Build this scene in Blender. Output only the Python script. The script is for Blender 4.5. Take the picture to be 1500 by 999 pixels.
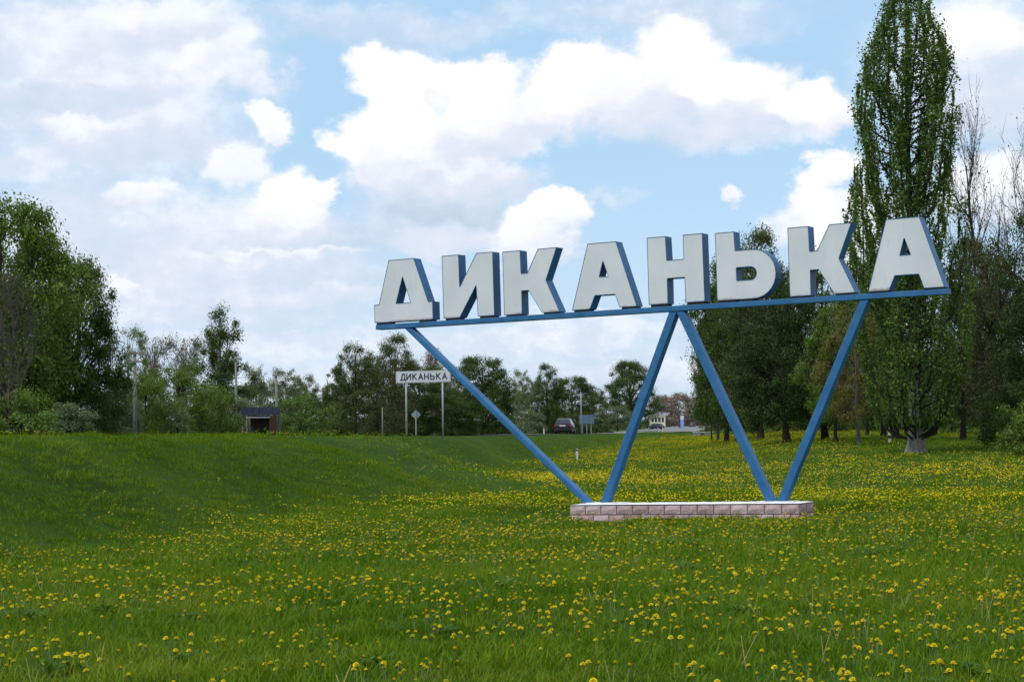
import bpy, math, random
import numpy as np
from mathutils import Vector, Matrix
from mathutils.geometry import tessellate_polygon
for o in list(bpy.data.objects): bpy.data.objects.remove(o)
S = bpy.context.scene
COL = S.collection
rad = math.radians
# ------------------------------------------------------------------ camera
FPX = 2800.0; ROLL = 0.012; YH = 617.0
cam = bpy.data.cameras.new('camera'); camo = bpy.data.objects.new('camera', cam); COL.objects.link(camo)
cam.sensor_width = 36; cam.lens = FPX/1500*36; cam.clip_start = .1; cam.clip_end = 9000
_p = math.atan((YH-499.5)/FPX)
camo.matrix_world = Matrix.Rotation(rad(90)+_p, 4, 'X') @ Matrix.Rotation(-ROLL, 4, 'Z')
S.camera = camo
def yhor(px): return YH - ROLL*(px-750)
def atpx(px, Y): return (px-750)/FPX*Y
# ------------------------------------------------------------------ view
S.view_settings.view_transform = 'Standard'; S.view_settings.look = 'None'
S.view_settings.exposure = 0; S.view_settings.gamma = 1
S.render.engine = 'CYCLES'
# ------------------------------------------------------------------ sun
SUN_EL, SUN_AZ = rad(56), rad(222)      # azimuth clockwise from +Y
sl = bpy.data.lights.new('sun', 'SUN'); sl.energy = 2.7; sl.angle = rad(10); sl.color = (1, .97, .92)
so = bpy.data.objects.new('sun', sl); COL.objects.link(so)
sd = Vector((math.sin(SUN_AZ)*math.cos(SUN_EL), math.cos(SUN_AZ)*math.cos(SUN_EL), math.sin(SUN_EL)))
so.rotation_euler = sd.to_track_quat('Z', 'Y').to_euler()
# ------------------------------------------------------------------ node helper
class NT:
    def __init__(s, nt): s.nt = nt; s.n = nt.nodes; s.l = nt.links
    def new(s, t, **k):
        n = s.n.new(t)
        for a, b in k.items(): setattr(n, a, b)
        return n
    def put(s, sock, v):
        if v is None: return
        if isinstance(v, bpy.types.NodeSocket): s.l.new(v, sock)
        else:
            if hasattr(sock, 'default_value') and sock.type == 'RGBA' and len(v) == 3: v = (*v, 1)
            sock.default_value = v
    def math(s, op, a, b=None, c=None, clamp=False):
        n = s.new('ShaderNodeMath', operation=op, use_clamp=clamp)
        for i, v in enumerate((a, b, c)): s.put(n.inputs[i], v)
        return n.outputs[0]
    def vm(s, op, a, b=None, c=None):
        n = s.new('ShaderNodeVectorMath', operation=op)
        for i, v in enumerate((a, b, c)): s.put(n.inputs[i], v)
        return n.outputs['Value'] if op in ('LENGTH', 'DOT_PRODUCT') else n.outputs[0]
    def mr(s, v, a, b, c=0., d=1., smooth=True):
        n = s.new('ShaderNodeMapRange', interpolation_type='SMOOTHSTEP' if smooth else 'LINEAR')
        for i, q in enumerate((v, a, b, c, d)): s.put(n.inputs[i], q)
        return n.outputs[0]
    def noise(s, vec, scale, detail=4, rough=.55, dist=0, col=False):
        n = s.new('ShaderNodeTexNoise')
        s.put(n.inputs['Vector'], vec); n.inputs['Scale'].default_value = scale
        n.inputs['Detail'].default_value = detail; n.inputs['Roughness'].default_value = rough
        n.inputs['Distortion'].default_value = dist
        return n.outputs['Color' if col else 'Fac']
    def mixf(s, f, a, b):
        n = s.new('ShaderNodeMix', data_type='FLOAT'); s.put(n.inputs[0], f); s.put(n.inputs[2], a); s.put(n.inputs[3], b)
        return n.outputs[0]
    def mixc(s, f, a, b, blend='MIX'):
        n = s.new('ShaderNodeMix', data_type='RGBA', blend_type=blend); s.put(n.inputs[0], f); s.put(n.inputs[6], a); s.put(n.inputs[7], b)
        return n.outputs[2]
    def ramp(s, f, stops):
        n = s.new('ShaderNodeValToRGB'); e = n.color_ramp.elements
        while len(e) < len(stops): e.new(.5)
        for i, (p, c) in enumerate(stops): e[i].position = p; e[i].color = (*c, 1)
        s.put(n.inputs[0], f); return n.outputs[0]
# ------------------------------------------------------------------ sky
W = bpy.data.worlds.new('World'); S.world = W; W.use_nodes = True
w = NT(W.node_tree); w.n.clear()
out = w.new('ShaderNodeOutputWorld'); bg = w.new('ShaderNodeBackground'); bg.inputs[1].default_value = .1
w.l.new(bg.outputs[0], out.inputs[0])
sky = w.new('ShaderNodeTexSky', sky_type='NISHITA'); sky.sun_disc = False
sky.sun_elevation = SUN_EL; sky.sun_rotation = SUN_AZ; sky.air_density = 1.0; sky.dust_density = 1.2; sky.ozone_density = 1.5
tc = w.new('ShaderNodeTexCoord'); D = w.vm('NORMALIZE', tc.outputs['Generated'])
sx = w.new('ShaderNodeSeparateXYZ'); w.l.new(D, sx.inputs[0])
az = w.math('ARCTAN2', sx.outputs[0], sx.outputs[1]); el = w.math('ARCSINE', sx.outputs[2])
cx = w.new('ShaderNodeCombineXYZ'); w.l.new(az, cx.inputs[0]); w.l.new(el, cx.inputs[1]); P0 = cx.outputs[0]
# billowing: the cloud outlines are pushed about by two scales of noise
st = w.vm('MULTIPLY', P0, (1, 1.35, 1))
n1 = w.noise(st, 11, 2, .5, col=True); n2 = w.noise(st, 42, 5, .62, col=True)
n1 = w.vm('SUBTRACT', n1, (.5, .5, .5)); n2 = w.vm('SUBTRACT', n2, (.5, .5, .5))
Pw = w.vm('ADD', P0, w.vm('MULTIPLY', n1, (.040, .024, 0)))
Pw = w.vm('ADD', Pw, w.vm('MULTIPLY', n2, (.034, .028, 0)))
nf = w.noise(st, 60, 5, .6)
vo = w.new('ShaderNodeTexVoronoi', feature='F1'); w.l.new(w.vm('ADD', st, w.vm('MULTIPLY', n2, (.018, .018, 0))), vo.inputs['Vector']); vo.inputs['Scale'].default_value = 26
vo.inputs['Detail'].default_value = 2.5; vo.inputs['Roughness'].default_value = .55; puff = vo.outputs['Distance']; puffs = w.math('MULTIPLY_ADD', puff, .30, -.14); nl = w.noise(w.vm('MULTIPLY', P0, (1, 2.6, 1)), 9, 5, .55)
base_blue = w.mixc(.72, sky.outputs[0], (5.2, 8.0, 10.9))
haze = w.mr(el, 0.0, .16, 1, 0)
blue = w.mixc(w.math('MULTIPLY', haze, .6), base_blue, (7.1, 8.2, 9.7))
# cloud list: x, y, rx, ry (pixels of the reference turned into azimuth and elevation), soft edge, opacity, top light, bottom light
CL = [
 (150,130,330,240,.95,.85,.88,.80),(150,380,420,140,.95,.7,.86,.80),(330,430,340,110,.9,.6,.80,.72),(560,30,230,45,.8,.55,.66,.50),
 (750,560,900,90,1.,.45,.84,.84),(1450,110,230,190,.9,.75,.92,.78),(1020,20,240,55,.8,.6,.78,.7),(780,10,200,30,.9,.35,.7,.6),
 (320,75,150,75,.6,.85,1.05,.82),(240,20,170,50,.7,.8,1.05,.8),(60,60,130,60,.8,.6,.96,.78),(400,115,60,50,.6,.7,1.,.8),
 (90,150,190,34,.7,.75,.62,.56),(240,218,180,40,.8,.7,.62,.56),(100,190,70,36,.5,.7,1.02,.76),(30,245,120,36,.8,.6,.88,.78),
 (215,292,75,32,.6,.8,1.05,.8),(185,425,48,26,.6,.7,1.02,.82),(130,320,140,60,.9,.4,.84,.76),
 (340,245,85,52,.5,.8,1.02,.80),(402,180,46,48,.35,.9,1.1,.86),(330,330,140,55,.8,.6,.88,.70),
 (655,290,195,92,.6,.95,.66,.42),(640,312,150,46,.8,.7,.50,.40),(520,350,220,40,.8,.7,.60,.52),
 (590,255,130,100,.55,.95,1.05,.50),(700,265,130,90,.6,.95,.98,.46),(545,215,70,75,.35,1,1.1,.80),(575,190,100,90,.30,1,1.15,.84),(650,212,130,52,.45,1,1.12,.82),(745,210,90,40,.5,.9,1.05,.76),(595,112,108,92,.25,1,1.2,.95),(700,115,120,72,.3,1,1.2,.92),(700,190,150,75,.4,.95,1.08,.62),
 (850,112,110,90,.25,1,1.2,.72),(780,165,140,70,.45,.9,1.05,.7),(930,140,130,90,.45,.95,.98,.60),
 (1000,75,130,90,.35,1,1.15,.8),(1100,135,140,88,.35,1,1.14,.66),(1195,150,78,60,.3,1,1.14,.72),(1030,180,190,50,.8,.85,.84,.60),
 (1110,196,120,30,.9,.6,.80,.72),
 (430,300,80,78,.28,1,1.18,.80),(470,280,40,40,.3,1,1.14,.8),(400,350,110,40,.7,.8,.92,.64),
 (770,345,120,58,.35,.95,1.05,.80),(825,305,56,44,.28,.95,1.12,.84),(640,355,120,36,.7,.8,.86,.74),
 (430,386,190,17,.6,.75,.98,.66),(560,405,260,16,.7,.6,.62,.56),(520,432,280,20,.7,.6,.92,.74),(250,385,60,30,.9,.4,.9,.8),
 (1060,290,36,28,.5,.85,1.0,.76),(900,280,60,16,.9,.3,.8,.8),
 (1200,290,70,62,.3,1,1.14,.85),(1235,240,60,40,.35,1,1.14,.85),(1180,330,90,60,.6,.85,.98,.80),(1260,330,120,90,.5,.9,1.0,.86),
 (1440,60,120,80,.5,.9,1.16,.86),(1470,170,120,60,.7,.8,.8,.68),(1450,290,110,80,.5,.9,1.1,.85),
 (850,480,240,30,.7,.6,.95,.82),(700,500,260,26,.8,.5,.92,.8),(420,500,200,30,.8,.5,.9,.82),(960,540,160,26,.8,.4,.95,.85),
]
alpha = None; B = None
# the same kind of broken cumulus goes on over the rest of the sky
fld = w.math('ADD', w.math('MULTIPLY', nl, .75), w.math('MULTIPLY', nf, .25))
far = w.math('MAXIMUM', w.mr(w.math('ABSOLUTE', az), .27, .40), w.mr(el, .22, .34))
alpha = w.math('MULTIPLY', w.mr(fld, .42, .56), far)
B = w.mr(w.math('ADD', fld, w.math('MULTIPLY', nf, .5)), .62, .92, .62, 1.1)
for (x, y, rx, ry, sf, op, bt, bb) in CL:
    a_ = math.atan((x-750)/FPX); e_ = math.atan((yhor(x)-y)/FPX)
    q = w.vm('MULTIPLY_ADD', Pw, (FPX/rx, FPX/ry, 0), (-a_*FPX/rx, -e_*FPX/ry, 0))
    ln = w.vm('LENGTH', q)
    if sf < .5: sf += .10
    if sf < .61: ln = w.math('ADD', ln, puffs)
    m = w.mr(ln, 1.0, max(.0, 1-sf*.8)-.02, 0, op)
    yy = w.vm('DOT_PRODUCT', q, (-.22, .9, 0))
    sh = w.mr(yy, -.75, .35, bb, bt)
    B = w.mixf(m, B, sh)
    alpha = w.math('ADD', w.math('MULTIPLY', alpha, w.math('SUBTRACT', 1., m)), m)
B = w.math('ADD', B, w.math('MULTIPLY', w.math('SUBTRACT', nf, .5), .22))
B = w.math('ADD', B, w.math('MULTIPLY', w.math('SUBTRACT', nl, .5), .26))
B = w.math('ADD', B, w.math('MULTIPLY', w.math('SUBTRACT', .45, puff), .12))
cc = w.ramp(B, [(.34, (.50, .62, .76)), (.55, (.63, .73, .86)), (.74, (.77, .81, .92)), (.88, (.93, .95, .99)), (1., (1., 1., 1.))])
cc = w.vm('MULTIPLY', cc, (10.4, 10.4, 10.4))
w.l.new(w.mixc(alpha, blue, cc), bg.inputs[0])
W.cycles.sampling_method = 'MANUAL'; W.cycles.sample_map_resolution = 512
# ------------------------------------------------------------------ materials
def mat(name, col=None, rough=.8, spec=.3, metal=0, fn=None, bump=None, transl=0, coat=0):
    m = bpy.data.materials.new(name); m.use_nodes = True; t = NT(m.node_tree)
    b = t.n['Principled BSDF']; b.inputs['Roughness'].default_value = rough
    b.inputs['Specular IOR Level'].default_value = spec; b.inputs['Metallic'].default_value = metal
    b.inputs['Coat Weight'].default_value = coat
    if col: b.inputs['Base Color'].default_value = (*col, 1)
    if fn:
        r = fn(t); c = r[0] if isinstance(r, tuple) else r
        t.put(b.inputs['Base Color'], c)
        if isinstance(r, tuple) and r[1] is not None:
            bp = t.new('ShaderNodeBump'); bp.inputs['Strength'].default_value = r[2]; bp.inputs['Distance'].default_value = r[3]
            t.l.new(r[1], bp.inputs['Height']); t.l.new(bp.outputs[0], b.inputs['Normal'])
        if transl:
            tr = t.new('ShaderNodeBsdfTranslucent'); t.put(tr.inputs[0], t.mixc(1., c, (1.5, 1.5, .8), 'MULTIPLY'))
            mx = t.new('ShaderNodeMixShader'); mx.inputs[0].default_value = transl
            t.l.new(b.outputs[0], mx.inputs[1]); t.l.new(tr.outputs[0], mx.inputs[2])
            t.l.new(mx.outputs[0], t.n['Material Output'].inputs[0])
    return m
def objco(t): return t.new('ShaderNodeTexCoord').outputs['Object']
def leaf(name, c1, c2, c3=None, transl=.28, rough=.6):
    c3 = c3 or c2
    def f(t):
        g = t.new('ShaderNodeNewGeometry'); oi = t.new('ShaderNodeObjectInfo')
        n = t.noise(objco(t), .9, 3)
        k = t.math('ADD', t.math('MULTIPLY', g.outputs['Random Per Island'], .55), t.math('MULTIPLY', n, .7))
        k = t.math('ADD', k, t.math('MULTIPLY', oi.outputs['Random'], .12))
        return t.ramp(k, [(.2, c1), (.62, c2), (1., c3)])
    return mat(name, fn=f, rough=rough, spec=.25, transl=transl)
L_dark = leaf('leaf_dark_green', (.020,.042,.008), (.044,.080,.012), (.08,.13,.02))
L_mid = leaf('leaf_fresh_green', (.036,.072,.010), (.075,.13,.015), (.13,.20,.028))
L_bright = leaf('leaf_bright_green', (.04,.085,.015), (.085,.15,.025), (.13,.21,.04))
L_olive = leaf('leaf_olive', (.030,.044,.012), (.064,.082,.022), (.12,.13,.035))
L_orange = leaf('leaf_young_bronze', (.05,.055,.014), (.10,.105,.022), (.16,.14,.03))
L_brown = leaf('leaf_brown_green', (.026,.032,.012), (.052,.058,.022), (.09,.095,.035))
L_poplar = leaf('leaf_poplar', (.034,.068,.013), (.068,.122,.022), (.12,.19,.035))
L_shadegreen = leaf('leaf_deep_green', (.014,.030,.007), (.030,.058,.011), (.055,.095,.016))
L_grey = leaf('leaf_grey_green', (.055,.078,.035), (.105,.14,.062), (.22,.25,.14))
L_pale = leaf('leaf_pale_green', (.07,.10,.04), (.13,.17,.07), (.2,.24,.12))
L_pink = leaf('bud_pinkish', (.10,.075,.06), (.19,.14,.12), (.3,.24,.2), transl=.15)
L_white = leaf('blossom_white', (.30,.30,.27), (.5,.5,.46), (.7,.7,.66), transl=.2)
def bark(name, c1, c2, sc=(6, 6, 1.2)):
    def f(t):
        v = t.vm('MULTIPLY', objco(t), sc); n = t.noise(v, 2.2, 6, .65)
        return t.ramp(n, [(.3, c1), (.7, c2)]), n, .8, .03
    return mat(name, fn=f, rough=.95, spec=.1)
BK_dark = bark('bark_dark', (.02,.017,.014), (.05,.043,.036))
BK_grey = bark('bark_grey', (.07,.062,.055), (.19,.17,.15))
BK_pale = bark('bark_pale_grey', (.10,.095,.085), (.26,.25,.23))
BK_birch = bark('bark_birch', (.12,.11,.10), (.5,.5,.47), (1, 1, 6))
def ground_f(t):
    o = objco(t); n = t.noise(o, .35, 6, .6); n2 = t.noise(o, 6, 5, .7); n3 = t.noise(o, .05, 4)
    k = t.math('ADD', t.math('MULTIPLY', n, .5), t.math('MULTIPLY', n2, .5))
    c = t.ramp(k, [(.3, (.015,.034,.003)), (.5, (.030,.064,.005)), (.7, (.052,.095,.008))])
    c = t.mixc(t.mr(n3, .45, .65, 0, .5), c, (.06,.10,.010))
    return c, n2, .7, .08
M_ground = mat('meadow_soil_and_turf', fn=ground_f, rough=.95, spec=.05)
def gblade(t):
    g = t.new('ShaderNodeNewGeometry'); oi = t.new('ShaderNodeObjectInfo')
    n = t.noise(g.outputs['Position'], .3, 6, .68); n2 = t.noise(g.outputs['Position'], 1.6, 3)
    k = t.math('ADD', t.math('MULTIPLY', n, .85), t.math('MULTIPLY', n2, .35))
    k = t.math('ADD', k, t.math('MULTIPLY', g.outputs['Random Per Island'], .22))
    k = t.math('ADD', k, t.math('MULTIPLY', oi.outputs['Random'], .06))
    return t.ramp(k, [(.37, (.022,.047,.003)), (.55, (.047,.104,.003)), (.74, (.090,.164,.005)), (1., (.18,.215,.02))])
M_grass = mat('grass_blade', fn=gblade, rough=.75, spec=.08, transl=.3)
M_stem = mat('dandelion_stem', (.12,.18,.06), rough=.6)
def dandf(t):
    g = t.new('ShaderNodeNewGeometry')
    return t.ramp(g.outputs['Random Per Island'], [(0, (.46,.32,.005)), (.5, (.64,.50,.008)), (1, (.74,.62,.03))])
M_dand = mat('dandelion_petal', fn=dandf, rough=.8, spec=.1, transl=.1)
def asph(t):
    o = objco(t); n = t.noise(o, 30, 4, .7); n2 = t.noise(o, .6, 4)
    return t.ramp(t.math('ADD', t.math('MULTIPLY', n, .4), t.math('MULTIPLY', n2, .6)), [(.3, (.13,.13,.135)), (.7, (.20,.20,.205))]), n, .4, .01
M_road = mat('asphalt', fn=asph, rough=.9, spec=.2)
M_shoulder = mat('gravel_shoulder', fn=lambda t: t.ramp(t.noise(objco(t), 12, 5, .7), [(.3, (.10,.095,.07)), (.7, (.22,.2,.16))]), rough=.95)
M_line = mat('road_paint', (.6, .6, .58), rough=.8)
def bluef(t):
    o = objco(t); n = t.noise(o, 3, 5, .65); n2 = t.noise(t.vm('MULTIPLY', o, (8, 8, 1.3)), 2, 5, .7)
    c = t.ramp(n, [(.3, (.018,.098,.225)), (.6, (.028,.13,.29)), (.8, (.055,.17,.34))])
    return t.mixc(t.mr(n2, .60, .78, 0, .5), c, (.05,.10,.12)), n2, .12, .01
M_blue = mat('blue_paint', fn=bluef, rough=.5, spec=.28)
def facef(t):
    o = objco(t); n = t.noise(o, 1.2, 5, .6); n2 = t.noise(t.vm('MULTIPLY', o, (7, 7, .6)), 2, 6, .7)
    c = t.ramp(n, [(.3, (.50,.53,.555)), (.7, (.585,.615,.635))])
    c = t.mixc(t.mr(n2, .55, .8, 0, .30), c, (.36,.37,.32))
    s = t.new('ShaderNodeSeparateXYZ'); t.l.new(o, s.inputs[0])
    lowm = t.mr(t.math('ADD', s.outputs[2], t.math('MULTIPLY', n2, .09)), 4.175, 4.225, 1, 0)
    c = t.mixc(t.math('MULTIPLY', lowm, t.mr(n, .40, .62, .1, .8)), c, (.26,.18,.10))
    return c, n, .05, .01
M_face = mat('weathered_white_panel', fn=facef, rough=.5, spec=.4)
M_rust = mat('rusty_bracket', (.10,.06,.035), rough=.9)
def blockf(t):
    o = t.new('ShaderNodeObjectInfo'); c = t.ramp(o.outputs['Random'], [(0, (.30,.185,.20)), (.5, (.42,.28,.31)), (1, (.52,.39,.41))])
    n = t.noise(objco(t), 14, 6, .7)
    c = t.mixc(t.mr(n, .35, .7, 0, .55), c, (.50,.43,.43)); return c, n, 1., .03
M_block = mat('split_face_pink_block', fn=blockf, rough=.95, spec=.1)
M_mortar = mat('mortar', fn=lambda t: t.ramp(t.noise(objco(t), 9, 5), [(.3, (.07,.065,.06)), (.7, (.13,.12,.12))]), rough=.95)
M_white = mat('whitewash', fn=lambda t: t.ramp(t.noise(objco(t), 5, 6, .7), [(.25, (.45,.45,.43)), (.55, (.74,.74,.73)), (.9, (.82,.82,.82))]), rough=.85)
M_conc = mat('concrete_pole', fn=lambda t: t.ramp(t.noise(objco(t), 4, 5), [(.3, (.12,.12,.10)), (.7, (.22,.22,.19))]), rough=.9)
M_plate = mat('sign_plate_white', (.52, .56, .60), rough=.45)
M_black = mat('sign_black', (.02, .022, .03), rough=.5)
M_galv = mat('galvanised_post', fn=lambda t: t.ramp(t.noise(objco(t), 5, 4), [(.3, (.22,.25,.27)), (.7, (.34,.37,.40))]), rough=.5, metal=.2)
M_greyback = mat('sign_back_grey', (.20, .23, .28), rough=.5)
M_bluesign = mat('sign_board_blue_grey', fn=lambda t: t.ramp(t.noise(objco(t), 2, 4), [(.3, (.06,.10,.15)), (.7, (.10,.15,.21))]), rough=.5)
M_carp = mat('dark_car_paint', (.010, .009, .022), rough=.35, spec=.4, coat=.2)
M_glass = mat('car_glass', (.03, .036, .05), rough=.15, spec=.4)
M_rubber = mat('rubber', (.012, .012, .012), rough=.9)
M_red = mat('lamp_red', (.25, .02, .02), rough=.3)
M_slate = mat('dark_panel', fn=lambda t: t.ramp(t.noise(objco(t), 3, 4), [(.3, (.018,.025,.045)), (.7, (.035,.045,.075))]), rough=.6)
M_redbrown = mat('red_brown_board', (.045, .026, .02), rough=.9)
M_tin = mat('pale_tin_roof', (.34, .36, .40), rough=.6)
M_dkin = mat('dark_wall_and_pipe_shade', (.03, .03, .03), rough=.9)  # shelter back wall; on the culvert it paints in the pipe's inner shade
M_cream = mat('cream_wall', fn=lambda t: t.ramp(t.noise(objco(t), 1, 4), [(.3, (.55,.56,.40)), (.7, (.66,.66,.5))]), rough=.9)
M_stone = mat('grey_stone', fn=lambda t: (lambda n: (t.ramp(n, [(.3, (.10,.10,.10)), (.7, (.26,.26,.27))]), n, .8, .05))(t.noise(objco(t), 4, 5)), rough=.95)
M_stonew = mat('pale_stone', (.5, .5, .48), rough=.9)
M_bbblue = mat('billboard_blue', (.20, .28, .62), rough=.6)
# ------------------------------------------------------------------ mesh helpers
def tag(o, label=None, cat=None, group=None, kind=None):
    if label: o['label'] = label
    if cat: o['category'] = cat
    if group: o['group'] = group
    if kind: o['kind'] = kind
    return o
def empty(name, loc, label, cat, group=None, rz=0):
    o = bpy.data.objects.new(name, None); COL.objects.link(o); o.location = loc; o.rotation_euler[2] = rz
    o.empty_display_size = .3
    return tag(o, label, cat, group)
def link(name, me, parent=None, loc=(0, 0, 0)):
    o = bpy.data.objects.new(name, me); COL.objects.link(o); o.location = loc
    if parent: o.parent = parent
    return o
def np_mesh(name, V, F, mats, mi=None, smooth=False):
    me = bpy.data.meshes.new(name); V = np.asarray(V, dtype=np.float32); F = np.asarray(F, dtype=np.int32)
    k = F.shape[1]; n = len(F)
    me.vertices.add(len(V)); me.vertices.foreach_set('co', V.ravel())
    me.loops.add(n*k); me.loops.foreach_set('vertex_index', F.ravel())
    me.polygons.add(n); me.polygons.foreach_set('loop_start', np.arange(n, dtype=np.int32)*k)
    if mi is not None: me.polygons.foreach_set('material_index', np.asarray(mi, dtype=np.int32))
    me.polygons.foreach_set('use_smooth', np.full(n, smooth))
    for m in (mats if isinstance(mats, (list, tuple)) else [mats]): me.materials.append(m)
    me.update(calc_edges=True); return me
class MB:
    """small mesh collector for boxes, prisms, tubes and polygons"""
    def __init__(s): s.v = []; s.f = []; s.m = []
    def add(s, vs, fs, mi=0):
        b = len(s.v); s.v += [tuple(v) for v in vs]; s.f += [tuple(i+b for i in f) for f in fs]; s.m += [mi]*len(fs); return s
    def box(s, x0, x1, y0, y1, z0, z1, mi=0, M=None):
        vs = [Vector(p) for p in ((x0,y0,z0),(x1,y0,z0),(x1,y1,z0),(x0,y1,z0),(x0,y0,z1),(x1,y0,z1),(x1,y1,z1),(x0,y1,z1))]
        if M: vs = [M @ v for v in vs]
        return s.add(vs, [(0,3,2,1),(4,5,6,7),(0,1,5,4),(1,2,6,5),(2,3,7,6),(3,0,4,7)], mi)
    def tube(s, pts, rads, n=6, mi=0, cap=True):
        b = len(s.v); pts = [Vector(p) for p in pts]
        for i, p in enumerate(pts):
            d = (pts[min(i+1, len(pts)-1)]-pts[max(i-1, 0)]).normalized()
            x = d.orthogonal().normalized() if i == 0 else (px - d*px.dot(d)).normalized()
            px = x; y = d.cross(x)
            for k in range(n):
                a = 2*math.pi*k/n; s.v.append(tuple(p+(x*math.cos(a)+y*math.sin(a))*rads[i]))
        for i in range(len(pts)-1):
            for k in range(n):
                s.f.append((b+i*n+k, b+i*n+(k+1) % n, b+(i+1)*n+(k+1) % n, b+(i+1)*n+k)); s.m.append(mi)
        if cap:
            s.f.append(tuple(b+k for k in range(n))[::-1]); s.m.append(mi)
            s.f.append(tuple(b+(len(pts)-1)*n+k for k in range(n))); s.m.append(mi)
        return s
    def mesh(s, name, mats, smooth=False):
        me = bpy.data.meshes.new(name); me.from_pydata(s.v, [], s.f)
        for m in (mats if isinstance(mats, (list, tuple)) else [mats]): me.materials.append(m)
        for p, i in zip(me.polygons, s.m): p.material_index = i; p.use_smooth = smooth
        me.update(); return me
    def obj(s, name, mats, parent=None, loc=(0, 0, 0), smooth=False): return link(name, s.mesh(name, mats, smooth), parent, loc)
def bevel(o, w, seg=2):
    m = o.modifiers.new('bevel', 'BEVEL'); m.width = w; m.segments = seg; m.limit_method = 'ANGLE'; m.angle_limit = rad(35)
    for p in o.data.polygons: p.use_smooth = True
    n = o.modifiers.new('wn', 'WEIGHTED_NORMAL'); n.keep_sharp = False
    return o
# ------------------------------------------------------------------ terrain
RD = np.array([(-400, .1104*-400-18.6, 2.0), (-100, .1104*-100-18.6, .8), (-20, .1104*-20-18.6, .35), (0, -18.6, .22), (36, .1104*36-18.6, -.09), (60, .1104*60-18.6, -.30), (93, .1104*93-18.6, -.62),
               (140, .1104*140-18.6, -.98), (188, 2.15, -1.28), (225, 7.0, -1.55), (260, 12.4, -1.80), (305, 19.2, -2.02), (350, 25.6, -2.2), (420, 34., -2.34), (500, 42.6, -2.45), (700, 64.5, -2.6), (900, 87, -2.9), (1300, 130, -3.2), (2500, 262, -3.6)])
_Y = RD[:, 0]
def sp(Y, c):      # smooth interpolation along Y
    Y = np.asarray(Y, float); return (np.interp(Y, _Y, RD[:, c])*2+np.interp(Y-6, _Y, RD[:, c])+np.interp(Y+6, _Y, RD[:, c]))/4
def slope(Y): return (sp(Y+1, 1)-sp(Y-1, 1))/2
def hw(Y): return 3.5+3.5*sst(Y, 290, 350)
def sst(x, a, b): t = np.clip((np.asarray(x, float)-a)/(b-a), 0, 1); return t*t*(3-2*t)
def lat(X, Y):     # offset from the road's centre line, camera side positive; and Y of the foot point
    X = np.asarray(X, float); Y = np.asarray(Y, float); yf = Y.copy()
    for _ in range(3):
        s = slope(yf); d = (X-sp(yf, 1)); yf = yf+((Y-yf)+d*s)/(1+s*s)
    s = slope(yf); return ((X-sp(yf, 1))-s*(Y-yf))/np.sqrt(1+s*s), yf
def toe(yf): return 8.4+4.5*np.exp(-((yf-61)/11.)**2)+np.clip((yf-20)/60, 0, 1)*.6-1.5*sst(yf, 200, 330)
MZ = np.array([(-60,-1.3),(0,-1.55),(12,-1.6),(20,-1.7),(30,-1.9),(42,-2.06),(70,-2.10),(120,-2.2),(250,-2.36),(350,-2.75),(600,-3.2),(1000,-3.4),(2500,-4),(9000,-4)])
def wob(X, Y, seed, sc):
    r = np.random.RandomState(seed); v = 0
    for i in range(7):
        a = r.rand()*6.28; f = sc*(.6+r.rand()*1.6); v = v+np.sin((X*np.cos(a)+Y*np.sin(a))*f+r.rand()*6.28)
    return v/7*1.6
def ground(X, Y):
    X = np.asarray(X, float); Y = np.asarray(Y, float)
    t, yf = lat(X, Y); rz = sp(yf, 2)
    m = np.interp(Y, MZ[:, 0], MZ[:, 1])
    wv = X*.994-Y*.1098
    m = m+.86*sst(wv, -4, 6)*sst(Y, 45, 115)*(1-sst(Y, 400, 700))+.008*np.clip(X, -6, 8)*np.exp(-((Y-40)/14.)**2)
    m = m-.115*np.exp(-(((X-3.2)/3.6)**2+((Y-39.6)/2.8)**2))
    m = m+wob(X, Y, 3, .22)*.035+wob(X, Y, 5, .8)*.016
    tt = toe(yf); c = 5.0+np.zeros_like(t)
    c = c+(hw(yf)-3.5)
    k = sst(t, c-.3, np.maximum(tt, c+1.5))
    z = rz-.05+(m-rz+.05)*k
    k2 = sst(-t, c, c+7); off = rz-.75; z = np.where(t < 0, (rz-.05)*(1-k2)+off*k2, z)
    # shoulder mound beyond the car
    z = z+.50*np.exp(-(((t-7.2)/2.0)**2))*np.exp(-(((yf-262)/26.)**2))
    bank = sst(t, 5.2, 6.2)*(1-sst(t, tt-.5, tt+1.5))
    return z+wob(X, Y, 8, 2.5)*.012*sst(t, 5, 6)+bank*(wob(X, Y, 9, 1.3)*.07+wob(X, Y, 10, .5)*.08)
def G(X, Y): return float(ground(np.array([X]), np.array([Y]))[0])
def grid_terrain():
    aa = np.concatenate([np.linspace(-180, -40, 36)[:-1], np.linspace(-40, -19, 22)[:-1], np.linspace(-19, 19, 230), np.linspace(19, 40, 22)[1:], np.linspace(40, 180, 36)[1:-1]])
    rr = np.concatenate([[.5, 2, 4, 6], np.geomspace(8, 400, 190), np.geomspace(400, 8000, 40)[1:]])
    A, R_ = np.meshgrid(np.radians(aa), rr); X = (R_*np.sin(A)).ravel(); Y = (R_*np.cos(A)).ravel()
    V = np.stack([X, Y, ground(X, Y)], 1); na = len(aa); nr = len(rr)
    i = np.arange(nr-1)[:, None]*na; j = np.arange(na)[None]; j2 = (j+1) % na
    F = np.stack([i+j, i+j2, i+na+j2, i+na+j], -1).reshape(-1, 4)
    V = np.vstack([V, [[0, 0, G(0, 0)]]])
    me = np_mesh('ground', V, F[:, ::-1], M_ground, smooth=True)
    return me
tag(link('ground', grid_terrain()), 'green meadow and road embankment turf', 'ground', kind='structure')
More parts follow.
